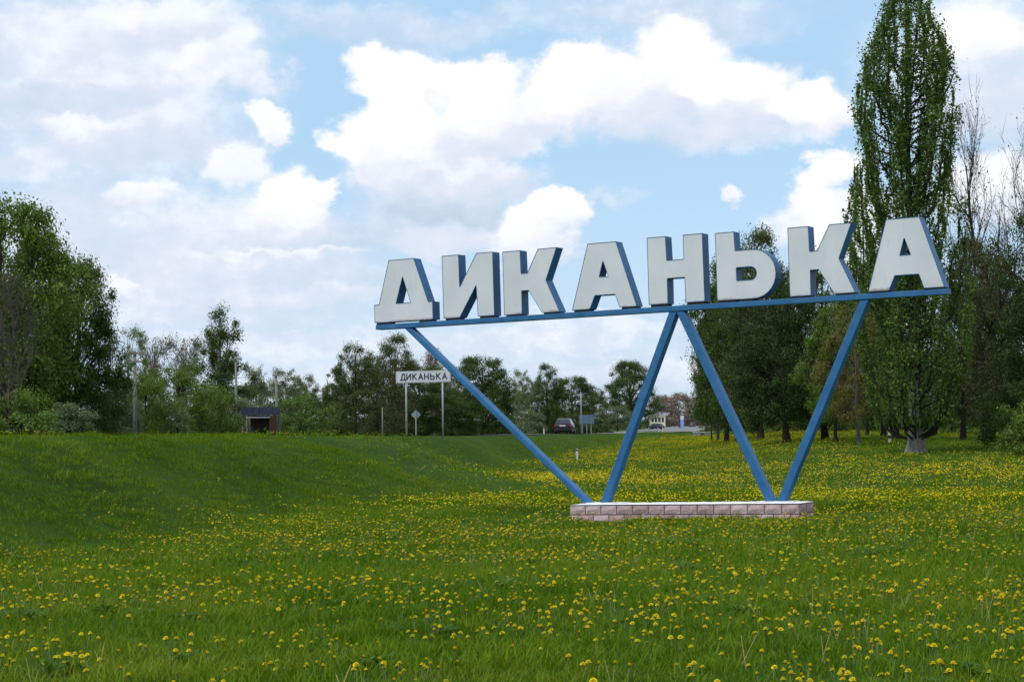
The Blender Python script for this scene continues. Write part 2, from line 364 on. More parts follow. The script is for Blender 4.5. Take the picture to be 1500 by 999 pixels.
def strip(name, o1, o2, dz, m, y0=-60, y1=1500, label='', kind='structure', parent=None):
    Y = np.concatenate([np.arange(y0, 400, 4.), np.arange(400, y1, 20.)]); s = slope(Y); nrm = np.sqrt(1+s*s)
    V = []
    for o in (o1, o2):
        oo = o(Y) if callable(o) else o+0*Y
        V.append(np.stack([sp(Y, 1)+oo/nrm, Y-s*oo/nrm, sp(Y, 2)+dz+0*Y], 1))
    n = len(Y); V = np.vstack(V); i = np.arange(n-1)
    F = np.stack([i, n+i, n+i+1, i+1], 1)
    o = link(name, np_mesh(name, V, F, m), parent)
    if kind: o['kind'] = kind
    if label: o['label'] = label
    return o
strip('road_shoulder', lambda Y: -hw(Y)-1.1, lambda Y: hw(Y)+1.1, -.012, M_shoulder, label='grey gravel shoulder on both sides of the asphalt road')
strip('road', lambda Y: -hw(Y), lambda Y: hw(Y), .0, M_road, label='grey asphalt road running along the embankment')
strip('edge_line', lambda Y: hw(Y)-.35, lambda Y: hw(Y)-.23, .004, M_line, label='thin white edge line painted on the road')
# ------------------------------------------------------------------ monument sign
a_, b_ = rad(30), .0175
U = Vector((math.cos(a_)*math.cos(b_), -math.sin(a_)*math.cos(b_), math.sin(b_))); Bk = Vector((math.sin(a_), math.cos(a_), 0)); Vv = U.cross(Bk)
O = Vector((2.8, 40, 2.385)); LO = (.7, .12, -4.12)          # local origin at the middle of the pedestal top
Mw = Matrix((U, Bk, Vv)).transposed().to_4x4(); Mw.translation = O+U*LO[0]+Bk*LO[1]+Vv*LO[2]
sign = empty('town_name_monument', (0, 0, 0), 'giant raised Cyrillic letters on a blue steel beam held by four slanting blue struts', 'sign'); sign.matrix_world = Mw
def lc(u, d, v): return (u-LO[0], d-LO[1], v-LO[2])
DEP = .29
Ka = [(0,1.39),(.445,1.39),(.455,.885),(.61,.885),(.885,1.39),(1.35,1.39),(1.065,.70),(1.385,0),(.945,0),(.63,.505),(.455,.505),(.455,0),(0,0)]
Aa = [(.42,1.40),(1.095,1.40),(1.545,0),(1.135,0),(1.04,.283),(.56,.283),(.43,0),(0,0)]
Ah = [(.775,1.005),(.675,.675),(.89,.675)]
Ha = [(0,1.41),(.43,1.41),(.445,.905),(.83,.905),(.83,1.41),(1.27,1.41),(1.28,0),(.845,0),(.838,.525),(.445,.525),(.44,0),(0,0)]
Ia = [(0,1.40),(.44,1.40),(.45,.68),(.90,1.40),(1.32,1.40),(1.325,0),(.90,0),(.875,.685),(.43,0),(.01,0)]
Da = [(.42,1.405),(1.095,1.405),(1.455,.405),(1.57,.405),(1.57,0),(0,0),(0,.415),(.13,.415)]
Dh = [(.785,1.005),(.595,.415),(.98,.415)]
def arc(cx_, cy_, rx, ry, n=14): return [(cx_+rx*math.sin(math.pi*k/n), cy_+ry*math.cos(math.pi*k/n)) for k in range(n+1)]
ba = [(0,1.395),(.42,1.395),(.435,1.005)]+arc(.82, .5025, .49, .5025)+[(0,0)]
bh = [(.45,.652)]+arc(.76, .52, .125, .132, 10)+[(.45,.388)]
LET = [('Д','first',Da,Dh,-6.83,0),('И','second',Ia,None,-4.99,0),('К','third',Ka,None,-3.42,-.01),('А','fourth',Aa,Ah,-1.735,0),('Н','fifth',Ha,None,.09,.01),('Ь','sixth',ba,bh,1.645,.003),('К','seventh',Ka,None,3.235,-.008),('А','eighth',Aa,Ah,4.875,-.012)]
def clean_area(p): return sum(p[i][0]*p[(i+1) % len(p)][1]-p[(i+1) % len(p)][0]*p[i][1] for i in range(len(p)))
for ch, nth, outl, hole, u0, v0 in LET:
    if clean_area(outl) < 0: outl = outl[::-1]
    loops = [outl]+([hole if clean_area(hole) < 0 else hole[::-1]] if hole else [])
    mb = MB(); fr = MB()
    for lp in loops:            # side band of the box letter, its lip 12 mm proud of the face panel
        n = len(lp); vs = [lc(u0+x, 0, v0+y) for x, y in lp]+[lc(u0+x, DEP, v0+y) for x, y in lp]
        mb.add(vs, [(i, (i+1) % n, n+(i+1) % n, n+i) for i in range(n)])
    flat = [p for lp in loops for p in lp]; tris = tessellate_polygon([[Vector((x, y, 0)) for x, y in lp] for lp in loops])
    mb.add([lc(u0+x, DEP, v0+y) for x, y in flat], [t[::-1] for t in tris])
    fr.add([lc(u0+x, -.004, v0+y) for x, y in flat], [tuple(t) for t in tris])
    # narrow return edge of the front panel
    for lp in loops:
        n = len(lp); fr.add([lc(u0+x, -.004, v0+y) for x, y in lp]+[lc(u0+x, .0, v0+y) for x, y in lp], [(i, (i+1) % n, n+(i+1) % n, n+i) for i in range(n)])
    lo = mb.obj('letter', M_blue, sign); lo['label'] = f'{nth} box letter, {ch}'
    f = fr.obj('face_panel', M_face, lo)
    # raised blue lip round the face
    lip = MB()
    for lp in loops:
        n = len(lp)
        for i in range(n):
            p = Vector(lp[i]); q = Vector(lp[(i+1) % n]); d = (q-p).normalized(); nn = Vector((-d.y, d.x))*.010
            lip.add([lc(u0+p.x, -.010, v0+p.y), lc(u0+q.x, -.010, v0+q.y), lc(u0+(q+nn).x, -.010, v0+(q+nn).y), lc(u0+(p+nn).x, -.010, v0+(p+nn).y)], [(0, 1, 2, 3)])
            lip.add([lc(u0+p.x, -.010, v0+p.y), lc(u0+q.x, -.010, v0+q.y), lc(u0+q.x, .0, v0+q.y), lc(u0+p.x, .0, v0+p.y)], [(0, 1, 2, 3)])
    lip.obj('edge_trim', M_blue, lo)
    # feet that hold the letter off the beam
    ws = sorted(set(round(p[0], 2) for p in outl if p[1] == 0)); spans = [(ws[0], ws[1]), (ws[-2], ws[-1])] if len(ws) >= 4 else [(0, .42), (1.15 if ch == 'Д' else .55, 1.53 if ch == 'Д' else .80)]
    for x0, x1 in spans:
        MB().box(u0+x0+.03-LO[0], u0+x1-.03-LO[0], .03-LO[1], .10-LO[1], -.040-LO[2], v0-.001-LO[2]).box(u0+x0+.03-LO[0], u0+x1-.03-LO[0], .2-LO[1], .26-LO[1], -.040-LO[2], v0-.001-LO[2]).obj('foot', M_rust, lo)
bm_ = MB().box(-6.82-LO[0], 6.46-LO[0], .01-LO[1], .27-LO[1], -.152-LO[2], -.040-LO[2]).obj('beam', M_blue, sign); bevel(bm_, .008)
for (u1, u2) in ((-6.06, -1.62), (.53, -1.22), (.685, 2.545), (4.69, 2.775)):
    w_ = .185; d0, d1 = .03, .235; vt, vb = -.153, -4.118
    vs = [lc(*p) for p in ((u2, d0, vb), (u2+w_, d0, vb), (u2+w_, d1, vb), (u2, d1, vb), (u1, d0, vt), (u1+w_, d0, vt), (u1+w_, d1, vt), (u1, d1, vt))]
    bevel(MB().add(vs, [(0,3,2,1),(4,5,6,7),(0,1,5,4),(1,2,6,5),(2,3,7,6),(3,0,4,7)]).obj('strut', M_blue, sign), .018, 3)
for u in (-1.1, 2.75):
    MB().box(u-.42-LO[0], u+.42-LO[0], -.04-LO[1], .31-LO[1], -4.120-LO[2], -4.105-LO[2]).obj('base_plate', M_white, sign)
# pedestal of pink split-face blocks
ped = empty('block_pedestal', (0, 0, 0), 'low pedestal of pink split-face blocks with a white top in the meadow', 'pedestal')
ped.matrix_world = Mw
PL, PR, PF, PB, PT = -2.47, 2.69, -.42, .40, -.022           # in sign-local coordinates, relative to LO
NB = 14; bw = (PR-PL)/NB; CH = .195
rnd = random.Random(4)
def rough_block(L, Hh, T, seed):
    r = random.Random(seed); nx, nz = 4, 2; vs = []; fs = []
    for k in range(nz+1):
        for i in range(nx+1):
            edge = i in (0, nx) or k in (0, nz)
            vs.append((L*i/nx, (0 if edge else -r.uniform(.008, .030)), Hh*k/nz))
    n0 = len(vs)
    for k in range(nz):
        for i in range(nx): q = k*(nx+1)+i; fs.append((q, q+1, q+nx+2, q+nx+1))
    vs += [(0, T, 0), (L, T, 0), (L, T, Hh), (0, T, Hh)]
    a = n0; bl, br, tl, tr = 0, nx, nz*(nx+1), nz*(nx+1)+nx
    fs += [(a+1, a, a+3, a+2), tuple([a, a+1]+list(range(nx, -1, -1))), tuple(list(range(tl, tr+1))+[a+2, a+3]),
           tuple([a]+[k*(nx+1) for k in range(nz+1)]+[a+3]), tuple([k*(nx+1)+nx for k in range(nz, -1, -1)]+[a+1, a+2][:2])]
    m = MB(); m.add(vs, fs); me = m.mesh('block', M_block); return me
gap = .020
BV = [rough_block(bw-gap, CH-.018, .12, s) for s in range(5)]
SV = [rough_block(.40-gap, CH-.018, .12, s+9) for s in range(3)]
def put_block(me, x, y, z, rz):
    o = link('block', me, ped, (x, y, z)); o.rotation_euler[2] = rz; return o
for c in range(3):
    z = PT-CH*(c+1)
    off = -bw/2 if c % 2 else 0
    for i in range(NB+(1 if off else 0)):
        x = PL+off+i*bw+gap/2
        if x < PL-.01: x = PL+gap/2; o = put_block(BV[rnd.randrange(5)], x, PF, z, 0); o.scale[0] = .5; o2 = put_block(BV[rnd.randrange(5)], x+bw/2-gap, PB, z, math.pi); o2.scale[0] = .5; continue
        last = x+bw > PR+.02
        o = put_block(BV[rnd.randrange(5)], x, PF, z, 0)
        o2 = put_block(BV[rnd.randrange(5)], x+(bw/2 if last else bw)-gap, PB, z, math.pi)
        if last: o.scale[0] = .5; o2.scale[0] = .5
    for k in range(2):
        put_block(SV[rnd.randrange(3)], PR, PF+.012+k*.40, z, math.pi/2)
        put_block(SV[rnd.randrange(3)], PL, PF+.012+k*.40+.39, z, -math.pi/2)
MB().box(PL+.02, PR-.02, PF+.02, PB-.02, PT-CH*3, PT-.006).obj('mortar_core', M_mortar, ped)
cap = MB(); nxc, nyc = 40, 6
for j in range(nyc+1):
    for i in range(nxc+1):
        ed = i in (0, nxc) or j in (0, nyc)
        cap.v.append((PL-.005+(PR-PL+.01)*i/nxc, PF-.006+(PB-PF+.012)*j/nyc, PT+(.004 if ed else .016+rnd.uniform(0, .010))))
for j in range(nyc):
    for i in range(nxc): q = j*(nxc+1)+i; cap.f.append((q, q+1, q+nxc+2, q+nxc+1)); cap.m.append(0)
cap.obj('cap', M_white, ped, smooth=True)
# ------------------------------------------------------------------ trees
def tubes_np(paths, n=5):
    """paths: list of (pts Nx3, radii N) -> V, F"""
    Vs = []; Fs = []; b = 0
    ang = np.arange(n)*2*np.pi/n; ca, sa = np.cos(ang), np.sin(ang)
    for P, R_ in paths:
        P = np.asarray(P, float); d = np.gradient(P, axis=0); d /= np.linalg.norm(d, axis=1, keepdims=True)+1e-9
        ref = np.array([1., 0, 0]) if abs(d[0, 0]) < .8 else np.array([0, 1., 0])
        x = np.cross(d, ref); x /= np.linalg.norm(x, axis=1, keepdims=True)+1e-9; y = np.cross(d, x)
        ring = P[:, None]+(x[:, None]*ca[None, :, None]+y[:, None]*sa[None, :, None])*np.asarray(R_)[:, None, None]
        Vs.append(ring.reshape(-1, 3)); m = len(P)
        i = np.arange(m-1)[:, None]*n; k = np.arange(n)[None]; k2 = (k+1) % n
        Fs.append((np.stack([i+k, i+k2, i+n+k2, i+n+k], -1)+b).reshape(-1, 4)); b += m*n
    return np.vstack(Vs), np.vstack(Fs)
def leaf_quads(C, size, rs, up=.35, out=None):
    n = len(C); nr = rs.normal(size=(n, 3)); nr[:, 2] += up
    if out is not None: nr = nr*.55+out*1.1; nr /= np.linalg.norm(nr, axis=1, keepdims=True)
    t = np.cross(nr, rs.normal(size=(n, 3))); t /= np.linalg.norm(t, axis=1, keepdims=True); bt = np.cross(nr, t)
    s = size*(.55+.9*rs.rand(n))[:, None]
    V = np.stack([C-t*s*.55, C+bt*s*.33, C+t*s*.55, C-bt*s*.33], 1).reshape(-1, 3)
    F = np.arange(4*n).reshape(-1, 4); return V, F
PROF = {
 'round': lambda h: np.sqrt(np.clip(1-((h-.42)/.60)**2, 0, 1)),
 'tall': lambda h: np.clip(np.sqrt(np.clip(1-((h-.38)/.64)**2, 0, 1)), 0, 1)*(.75+.25*(1-h)),
 'poplar': lambda h: np.interp(h, [0, .10, .3, .45, .62, .8, .93, 1.], [.42, .74, .92, 1., .95, .72, .45, .12]),
 'birch': lambda h: np.interp(h, [0, .15, .4, .7, .9, 1.], [.6, .95, 1., .68, .35, .08]),
 'bush': lambda h: np.sqrt(np.clip(1-(h*.98)**2.2, 0, 1)),
 'cone': lambda h: np.clip(1.02-h, 0, 1)**.8,
}
def crown_tree(seed, H, hb, R, prof, clumps, per, csize, lsize, trunk_r, limbs=9, lean=0, vert=1., inner=.35, lobes=.22, up=.35, forks=1):
    rs = np.random.RandomState(seed); pf = PROF[prof]
    ph = rs.rand(6)*6.28; fr = rs.randint(1, 4, 6)
    def env(h, th):
        l = 1+lobes*sum(np.sin(th*fr[i]+ph[i]+h*(3+2*i)) for i in range(6))/2.6
        return R*pf(h)*l
    cnt = 0; C = []
    while cnt < clumps:
        h = rs.rand(clumps*3); th = rs.rand(clumps*3)*6.283; keep = rs.rand(clumps*3) < (pf(h)**1.3+.06)
        h, th = h[keep], th[keep]; r = env(h, th)*np.maximum(inner, 0)+env(h, th)*(1-inner)*np.sqrt(rs.rand(len(h)))
        z = hb+h*(H-hb); C.append(np.stack([r*np.cos(th), r*np.sin(th), z], 1)); cnt += len(h)
    C = np.vstack(C)[:clumps]; C[:, 0] += lean*(C[:, 2]/H)**1.5*H
    # wood
    tz = np.linspace(0, H*.93, 14); tr = trunk_r*(1-.9*(tz/(H*.93))**.8)+.015
    tx = lean*(tz/H)**1.5*H+np.cumsum(rs.normal(size=14))*.02*H/10; ty = np.cumsum(rs.normal(size=14))*.02*H/10; tx[0] = ty[0] = 0
    tr[0] *= 1.35; paths = [(np.stack([tx, ty, tz], 1), tr)]; sam = [np.stack([tx, ty, tz], 1)[3:]]
    for i in range(limbs):
        f = .15+.7*(i+.5)/limbs; hz = hb*.75+(H-hb)*f*.75; k = np.interp(hz, tz, np.arange(14)); x0 = np.interp(hz, tz, tx); y0 = np.interp(hz, tz, ty)
        th = rs.rand()*6.28; hh = min(.97, f*.8+.30 if prof != 'poplar' else f*.8+.35); e = env(np.array(hh), np.array(th))*.85
        tgt = np.array([e*math.cos(th)+lean*H*hh**1.5, e*math.sin(th), hb+hh*(H-hb)]); s = np.linspace(0, 1, 8)[:, None]
        P = np.array([x0, y0, hz])*(1-s)+tgt*s; P[:, 2] += (-1 if prof == 'poplar' else 1)*np.sin(s[:, 0]*3.14)*.06*H*(1 if prof != 'poplar' else .4)
        P[1:-1] += rs.normal(size=(6, 3))*.012*H; r0 = np.interp(hz, tz, tr)*.55
        paths.append((P, r0*(1-.85*s[:, 0])+.008)); sam.append(P)
    V1, F1 = tubes_np(paths, 7 if trunk_r > .2 else 5)
    SA = np.vstack(sam); tw = []
    for c in ([] if csize > 1 else C[::max(1, clumps//260)]):
        d = np.linalg.norm((SA-c)*(1, 1, .6), axis=1)+np.where(SA[:, 2] > c[2]-.1, 3., 0); p = SA[d.argmin()]
        mid = (p+c)/2+rs.normal(size=3)*.12; tw.append((np.array([p, mid, c, c+(c-mid)*.25]), [.03, .02, .012, .004]))
    if tw: V2, F2 = tubes_np(tw, 3); V = np.vstack([V1, V2]); F = np.vstack([F1, F2+len(V1)])
    else: V, F = V1, F1
    wood = np_mesh('trunk', V, F, BK_dark, smooth=True)
    cs = csize*(.6+.8*rs.rand(clumps)); k = rs.randint(0, clumps, clumps*per); d = rs.normal(size=(len(k), 3)); d /= np.linalg.norm(d, axis=1, keepdims=True)
    rr_ = rs.rand(len(k), 1)**.42*(1+.25*rs.normal(size=(len(k), 1)).clip(-1, 1.6)); dn = d*rr_*cs[k][:, None]; dn[:, 2] *= .72*vert
    V, F = leaf_quads(C[k]+dn, lsize, rs, up, d); V[:, 2] = np.maximum(V[:, 2], .05)
    crown = np_mesh('crown', V, F, L_mid)
    return dict(trunk=wood, crown=crown, H=H, R=R)
def bare_tree(seed, H, R, trunk_r, levels=3, leaves=0, lsize=.07, spread=.7):
    rs = np.random.RandomState(seed); paths = []; tips = []
    def grow(p, d, L, r, lv):
        n = 6; P = [p]; dd = d.copy()
        for i in range(n-1):
            dd = dd+rs.normal(size=3)*(.07 if lv == levels else .16); dd[2] += .05; dd /= np.linalg.norm(dd); P.append(P[-1]+dd*L/(n-1))
        P = np.array(P); paths.append((P, np.linspace(r, r*.25, n)))
        if lv == 0: tips.append(P[-1]); tips.append(P[3]); return
        kids = 20 if lv == levels else 7
        for q in range(kids):
            f = (.18 if lv == levels else .2)+.80*(q+rs.rand())/kids; x = min(f, .99)*(n-1); i = int(x); pos = P[i]+(P[i+1]-P[i])*(x-i)
            ax = rs.normal(size=3); ax -= dd*ax.dot(dd); ax /= np.linalg.norm(ax); sp_ = spread*(.75+.5*rs.rand())*(1.15-.5*f)
            nd = dd*math.cos(sp_)+ax*math.sin(sp_); nd[2] += .15; nd /= np.linalg.norm(nd)
            rr_ = max(.016, r*(1-.7*f)*.6); grow(pos, nd, L*(.50-.24*f if lv == levels else .46)*(.7+.5*rs.rand()), rr_, lv-1)
    grow(np.zeros(3), np.array([0, 0, 1.]), H*.97, trunk_r, levels)
    V, F = tubes_np(paths, 3); zmax = V[:, 2].max(); V *= np.array([1, 1, H/zmax]); T = np.array(tips)*np.array([1, 1, H/zmax])
    rr_ = np.percentile(np.hypot(V[:, 0], V[:, 1]), 97); V[:, :2] *= R/rr_; T[:, :2] *= R/rr_
    wood = np_mesh('trunk', V, F, BK_grey, smooth=True); crown = None
    if leaves:
        k = rs.randint(0, len(T), leaves); Vl, Fl = leaf_quads(T[k]+rs.normal(size=(leaves, 3))*.16, lsize, rs); crown = np_mesh('crown', Vl, Fl, L_brown)
    return dict(trunk=wood, crown=crown, H=H, R=R)
def plume_tree(seed, H, R, nl, per, ls, prof, sig):
    rs = np.random.RandomState(seed); ph, pr = zip(*prof); pf = lambda h: np.interp(h, ph, pr)
    paths = [(np.array([[0, 0, 0], [.05, 0, H*.3], [-.05, .05, H*.6], [0, 0, H*.97]]), [R*.10, R*.07, R*.045, .01])]; Ls = []
    for i in range(nl):
        f = (i+.5)/nl; th = i*2.399+rs.rand()*.5; h1 = .12+.88*f**.85; h0 = max(.025, h1-rs.uniform(.16, .30)); rr_ = R*(.15+.87*rs.rand()**.6)
        if i % 5 == 0: rr_ *= 1.2
        s = np.linspace(0, 1, 9); hz = h0+(h1-h0)*s; out_ = rr_*(np.clip(s*5, 0, 1)**.6*.55+.45*s**.8); lim = np.array([pf(q)*R for q in hz]); out_ = np.minimum(out_, np.maximum(lim, .05)*(rr_/R*.25+.75))
        wv = rs.normal(size=(9, 2))*.06; P = np.stack([out_*np.cos(th)+wv[:, 0], out_*np.sin(th)+wv[:, 1], hz*H], 1)
        paths.append((P, np.linspace(.05, .008, 9)*R/2.75))
        t = rs.rand(per)**.8; t = t+.035*np.sin(t*31+i*2); t = np.clip(t, 0, 1); k = np.minimum((t*8).astype(int), 7); fr_ = (t*8-k)[:, None]; base = P[k]*(1-fr_)+P[k+1]*fr_
        w_ = sig*(.45+.75*np.sin(np.clip(t, 0, 1)*2.9))*(.5+.5*rs.rand(per)); a = rs.rand(per)*6.28; lump = .55+.6*np.sin(t*(17+i % 9)+i)
        off = np.stack([np.cos(a)*w_*lump, np.sin(a)*w_*lump, rs.normal(size=per)*.22+.1], 1); Ls.append(base+off)
    V, F = tubes_np(paths, 5); wood = np_mesh('limbs', V, F, BK_dark, smooth=True)
    V, F = leaf_quads(np.vstack(Ls), ls, rs, 0); V[:, 2] = np.maximum(V[:, 2], 1.1+.6*rs.rand(len(V)))
    return dict(trunk=wood, crown=np_mesh('crown', V, F, L_poplar), H=H, R=R)
K = {}
K['broad'] = crown_tree(11, 10, .5, 3.9, 'round', 230, 230, 0.8, 0.13, .26, 11)
K['broad2'] = crown_tree(12, 12, 1.6, 4.4, 'tall', 240, 220, 0.8, 0.13, .30, 12, lobes=.3)
K['shade'] = crown_tree(14, 14, 1.2, 4.6, 'round', 300, 210, 0.92, 0.14, .34, 12, lobes=.26)
K['shade2'] = crown_tree(15, 14, 1.5, 4.2, 'tall', 250, 190, 0.9, 0.14, .30, 12, lobes=.34)
K['loose'] = crown_tree(16, 10, 1.8, 3.4, 'tall', 150, 170, 0.66, 0.12, .20, 10, lobes=.4)
K['airy'] = crown_tree(17, 10, 1.2, 3.6, 'round', 170, 130, 0.62, 0.11, .18, 12, lobes=.4)
K['birch'] = crown_tree(18, 9, 1.6, 1.7, 'birch', 130, 170, 0.36, 0.09, .13, 14, vert=2.0, lobes=.45, inner=.15)
K['poplar'] = plume_tree(21, 22, 2.75, 120, 1050, .075, [(0,.05),(.03,.30),(.1,.62),(.2,.82),(.34,.93),(.48,.97),(.63,.98),(.77,.76),(.86,.48),(.93,.24),(1,.04)], .36)
K['poplar2'] = plume_tree(22, 18, 1.3, 30, 420, .12, [(0,.2),(.1,.6),(.3,.95),(.6,1.),(.8,.75),(1,.05)], .24)
K['bush'] = crown_tree(31, 2.6, .1, 1.6, 'bush', 60, 190, 0.42, 0.09, .05, 7)
K['bush2'] = crown_tree(32, 3.2, .1, 1.7, 'bush', 60, 150, 0.46, 0.095, .05, 7, lobes=.4)
K['orchard'] = crown_tree(33, 4.5, .5, 2.4, 'round', 95, 170, 0.55, 0.095, .12, 8, lobes=.35)
K['far'] = crown_tree(34, 11, .6, 5.0, 'round', 120, 150, 1.3, 0.26, .25, 8, lobes=.32)
K['conifer'] = crown_tree(36, 8, .6, 2.0, 'cone', 110, 150, 0.4, 0.1, .14, 10)
K['bare'] = bare_tree(41, 14, 3.9, .27, 3, leaves=900, lsize=.08)
K['bare2'] = bare_tree(42, 13, 3.7, .25, 3, leaves=700, lsize=.08, spread=.8)
K['bare3'] = bare_tree(43, 9, 3.2, .14, 3, leaves=5000, lsize=.10, spread=.75)
rt = random.Random(9)
def tree(kind, name, px, Y, ytop, wpx, label, crown_m, bark_m=BK_dark, cat='tree', group=None, ybase=None, rz=None, lean=0):
    k = K[kind]; X = atpx(px, Y); z = G(X, Y)-.05; top = (yhor(px)-ytop)/FPX*Y
    sz = (top-z)/k['H']; sw = wpx/FPX*Y/2/k['R']
    e = empty(name, (X, Y, z), label, cat, group, rz=rt.uniform(0, 6.28) if rz is None else rz)
    if lean: e.rotation_euler = (0, lean, 0)
    e.scale = (sw, sw, sz)
    for part, m in (('trunk', bark_m), ('crown', crown_m)):
        if k[part] is None: continue
        o = link(part, k[part], e); o.material_slots[0].link = 'OBJECT'; o.material_slots[0].material = m
    return e
# left of the road
tree('broad', 'maple_tree', 5, 78, 300, 225, 'tall maple in fresh green leaf at the left edge of the photo', L_mid, rz=1.)
tree('broad', 'maple_tree', 112, 82, 383, 140, 'dark green maple right beside the tall left-edge maple', L_dark, rz=3.)
tree('broad2', 'maple_tree', 56, 88, 345, 120, 'deep green maple between the left-edge maple and the bare branches', L_shadegreen)
tree('broad2', 'maple_tree', -45, 90, 290, 190, 'fresh green tree half cut off by the left edge of the photo', L_mid)
tree('bare', 'bare_tree', 100, 92, 318, 165, 'leafless tree whose bare branches stick out above the dark green maple', L_brown, BK_grey)
tree('bare3', 'bare_tree', 14, 70, 385, 120, 'grey twiggy tree barely in leaf in front of the left-edge maple', L_brown, BK_grey)
tree('bush', 'shrub', 14, 70, 572, 125, 'yellow-green shrub at the foot of the left-edge maple', L_bright, cat='shrub')
tree('bush2', 'shrub', 100, 76, 590, 80, 'low white-flecked shrub under the dark green maple', L_grey, cat='shrub')
tree('airy', 'blossom_tree', 188, 100, 478, 85, 'pale grey-green tree just right of the dark maple', L_mid, BK_grey)
tree('orchard', 'blossom_tree', 160, 92, 560, 95, 'greyish blossoming tree behind the pole with crossarms', L_grey, BK_grey)
tree('bare3', 'bare_tree', 222, 130, 486, 80, 'pinkish half-bare tree behind the pole with crossarms', L_pink, BK_grey)
tree('bare3', 'bare_tree', 268, 132, 488, 75, 'pinkish half-bare tree touching the birch on its left', L_pink, BK_grey)
tree('orchard', 'shrub', 262, 103, 532, 105, 'large yellow-green shrub left of the birch', L_mid, cat='shrub')
tree('orchard', 'shrub', 212, 97, 545, 80, 'mid green shrub right of the pole with crossarms', L_mid, cat='shrub')
tree('bush', 'shrub', 312, 106, 560, 80, 'bright green shrub at the foot of the birch', L_bright, cat='shrub')
tree('bush2', 'shrub', 240, 98, 585, 80, 'pale green low shrub in front of the yellow-green shrub', L_pale, cat='shrub')
tree('birch', 'birch_tree', 318, 125, 450, 100, 'tall slender birch with drooping foliage standing above the shrubs', L_dark, BK_birch)
tree('bush2', 'blossom_shrub', 350, 112, 583, 75, 'greyish blossoming shrub left of the dark canopy', L_grey, cat='shrub')
tree('bare3', 'bare_tree', 376, 145, 532, 62, 'spindly pale tree between the birch and the plain pole', L_pale, BK_pale)
tree('loose', 'leafy_tree', 418, 155, 538, 64, 'grey-green tree behind the plain pole', L_grey, BK_grey)
tree('loose', 'leafy_tree', 446, 158, 548, 54, 'dull green tree between the plain pole and the dark conifer', L_olive, BK_grey)
tree('orchard', 'fruit_tree', 446, 126, 576, 80, 'light green fruit tree right of the dark canopy', L_bright)
tree('conifer', 'conifer_tree', 480, 175, 548, 50, 'dark conifer at the left end of the brownish trees', L_shadegreen)
tree('conifer', 'conifer_tree', 497, 165, 520, 46, 'dark narrow conifer against the brownish trees', L_dark)
tree('loose', 'leafy_tree', 520, 150, 502, 86, 'brownish olive tree with forked trunk left of the town sign', L_olive)
tree('shade2', 'leafy_tree', 578, 172, 493, 92, 'tall grey-green tree just above the small town sign', L_olive)
tree('airy', 'leafy_tree', 552, 158, 520, 90, 'reddish-brown budding tree left of the town sign', L_brown)
tree('bare3', 'bare_tree', 634, 190, 508, 70, 'pinkish half-bare tree behind the left blue strut', L_pink, BK_grey)
tree('shade', 'leafy_tree', 612, 178, 535, 110, 'dark olive tree directly behind the town sign posts', L_dark)
tree('broad', 'leafy_tree', 704, 216, 524, 102, 'round dark green tree just right of the left blue strut', L_dark)
tree('shade', 'leafy_tree', 660, 205, 545, 80, 'dark green tree between town sign and the round dark tree', L_dark)
tree('loose', 'leafy_tree', 764, 296, 540, 40, 'pale green tree right of the round dark tree', L_pale, BK_grey)
tree('shade2', 'leafy_tree', 800, 300, 535, 56, 'tree with visible dark forked trunk left of the car', L_dark)
tree('broad', 'leafy_tree', 838, 322, 553, 74, 'dark green tree rising above the road board', L_dark)
tree('loose', 'leafy_tree', 868, 335, 563, 46, 'grey-green tree at the right end of the trees behind the car', L_olive)
tree('bush', 'blossom_shrub', 778, 290, 600, 46, 'greyish blossoming shrub left of the car', L_grey, cat='shrub')
tree('bush2', 'shrub', 838, 300, 607, 44, 'grey shrub hidden behind the car', L_olive, cat='shrub')
tree('bush', 'shrub', 872, 300, 612, 46, 'small green shrub right of the road board', L_dark, cat='shrub')
tree('broad', 'round_tree', 922, 400, 530, 80, 'round green tree standing alone against the sky', L_dark)
tree('orchard', 'blossom_shrub', 903, 385, 592, 44, 'pale blossoming shrub under the lone round tree', L_grey, cat='shrub')
for i, (px, Y, yt, wp, m, lb) in enumerate([(968,650,580,52,L_pink,'brownish far tree right behind the second blue strut'),(992,700,577,56,L_pink,'tallest brownish far tree beyond the road'),(1018,760,583,50,L_pink,'brownish far tree above the distant car'),(1044,820,592,52,L_pale,'pale yellow-green far tree left of the third strut'),(1066,700,600,40,L_pale,'small pale far tree at the end of the road')]):
    tree('far', 'far_tree', px, Y, yt, wp, lb, m, BK_grey)
# woodland beyond, closing the horizon on both sides
pal = ['dull', 'dark', 'grey-green', 'olive']; pm = [L_olive, L_dark, L_grey, L_shadegreen]
for i in range(15):
    px = -80+i*66; Y = 300+rt.uniform(-20, 60)+(i % 3)*30; q = i % 4
    if 790 < px < 960: Y += 420
    tree('far', 'background_tree', px, Y, yhor(px)-rt.uniform(38, 62)*300/Y*1.15, rt.uniform(84, 110), 'low woodland tree far behind the shrubs along the left side of the road', pm[q], BK_dark, group='background woodland left of the road')
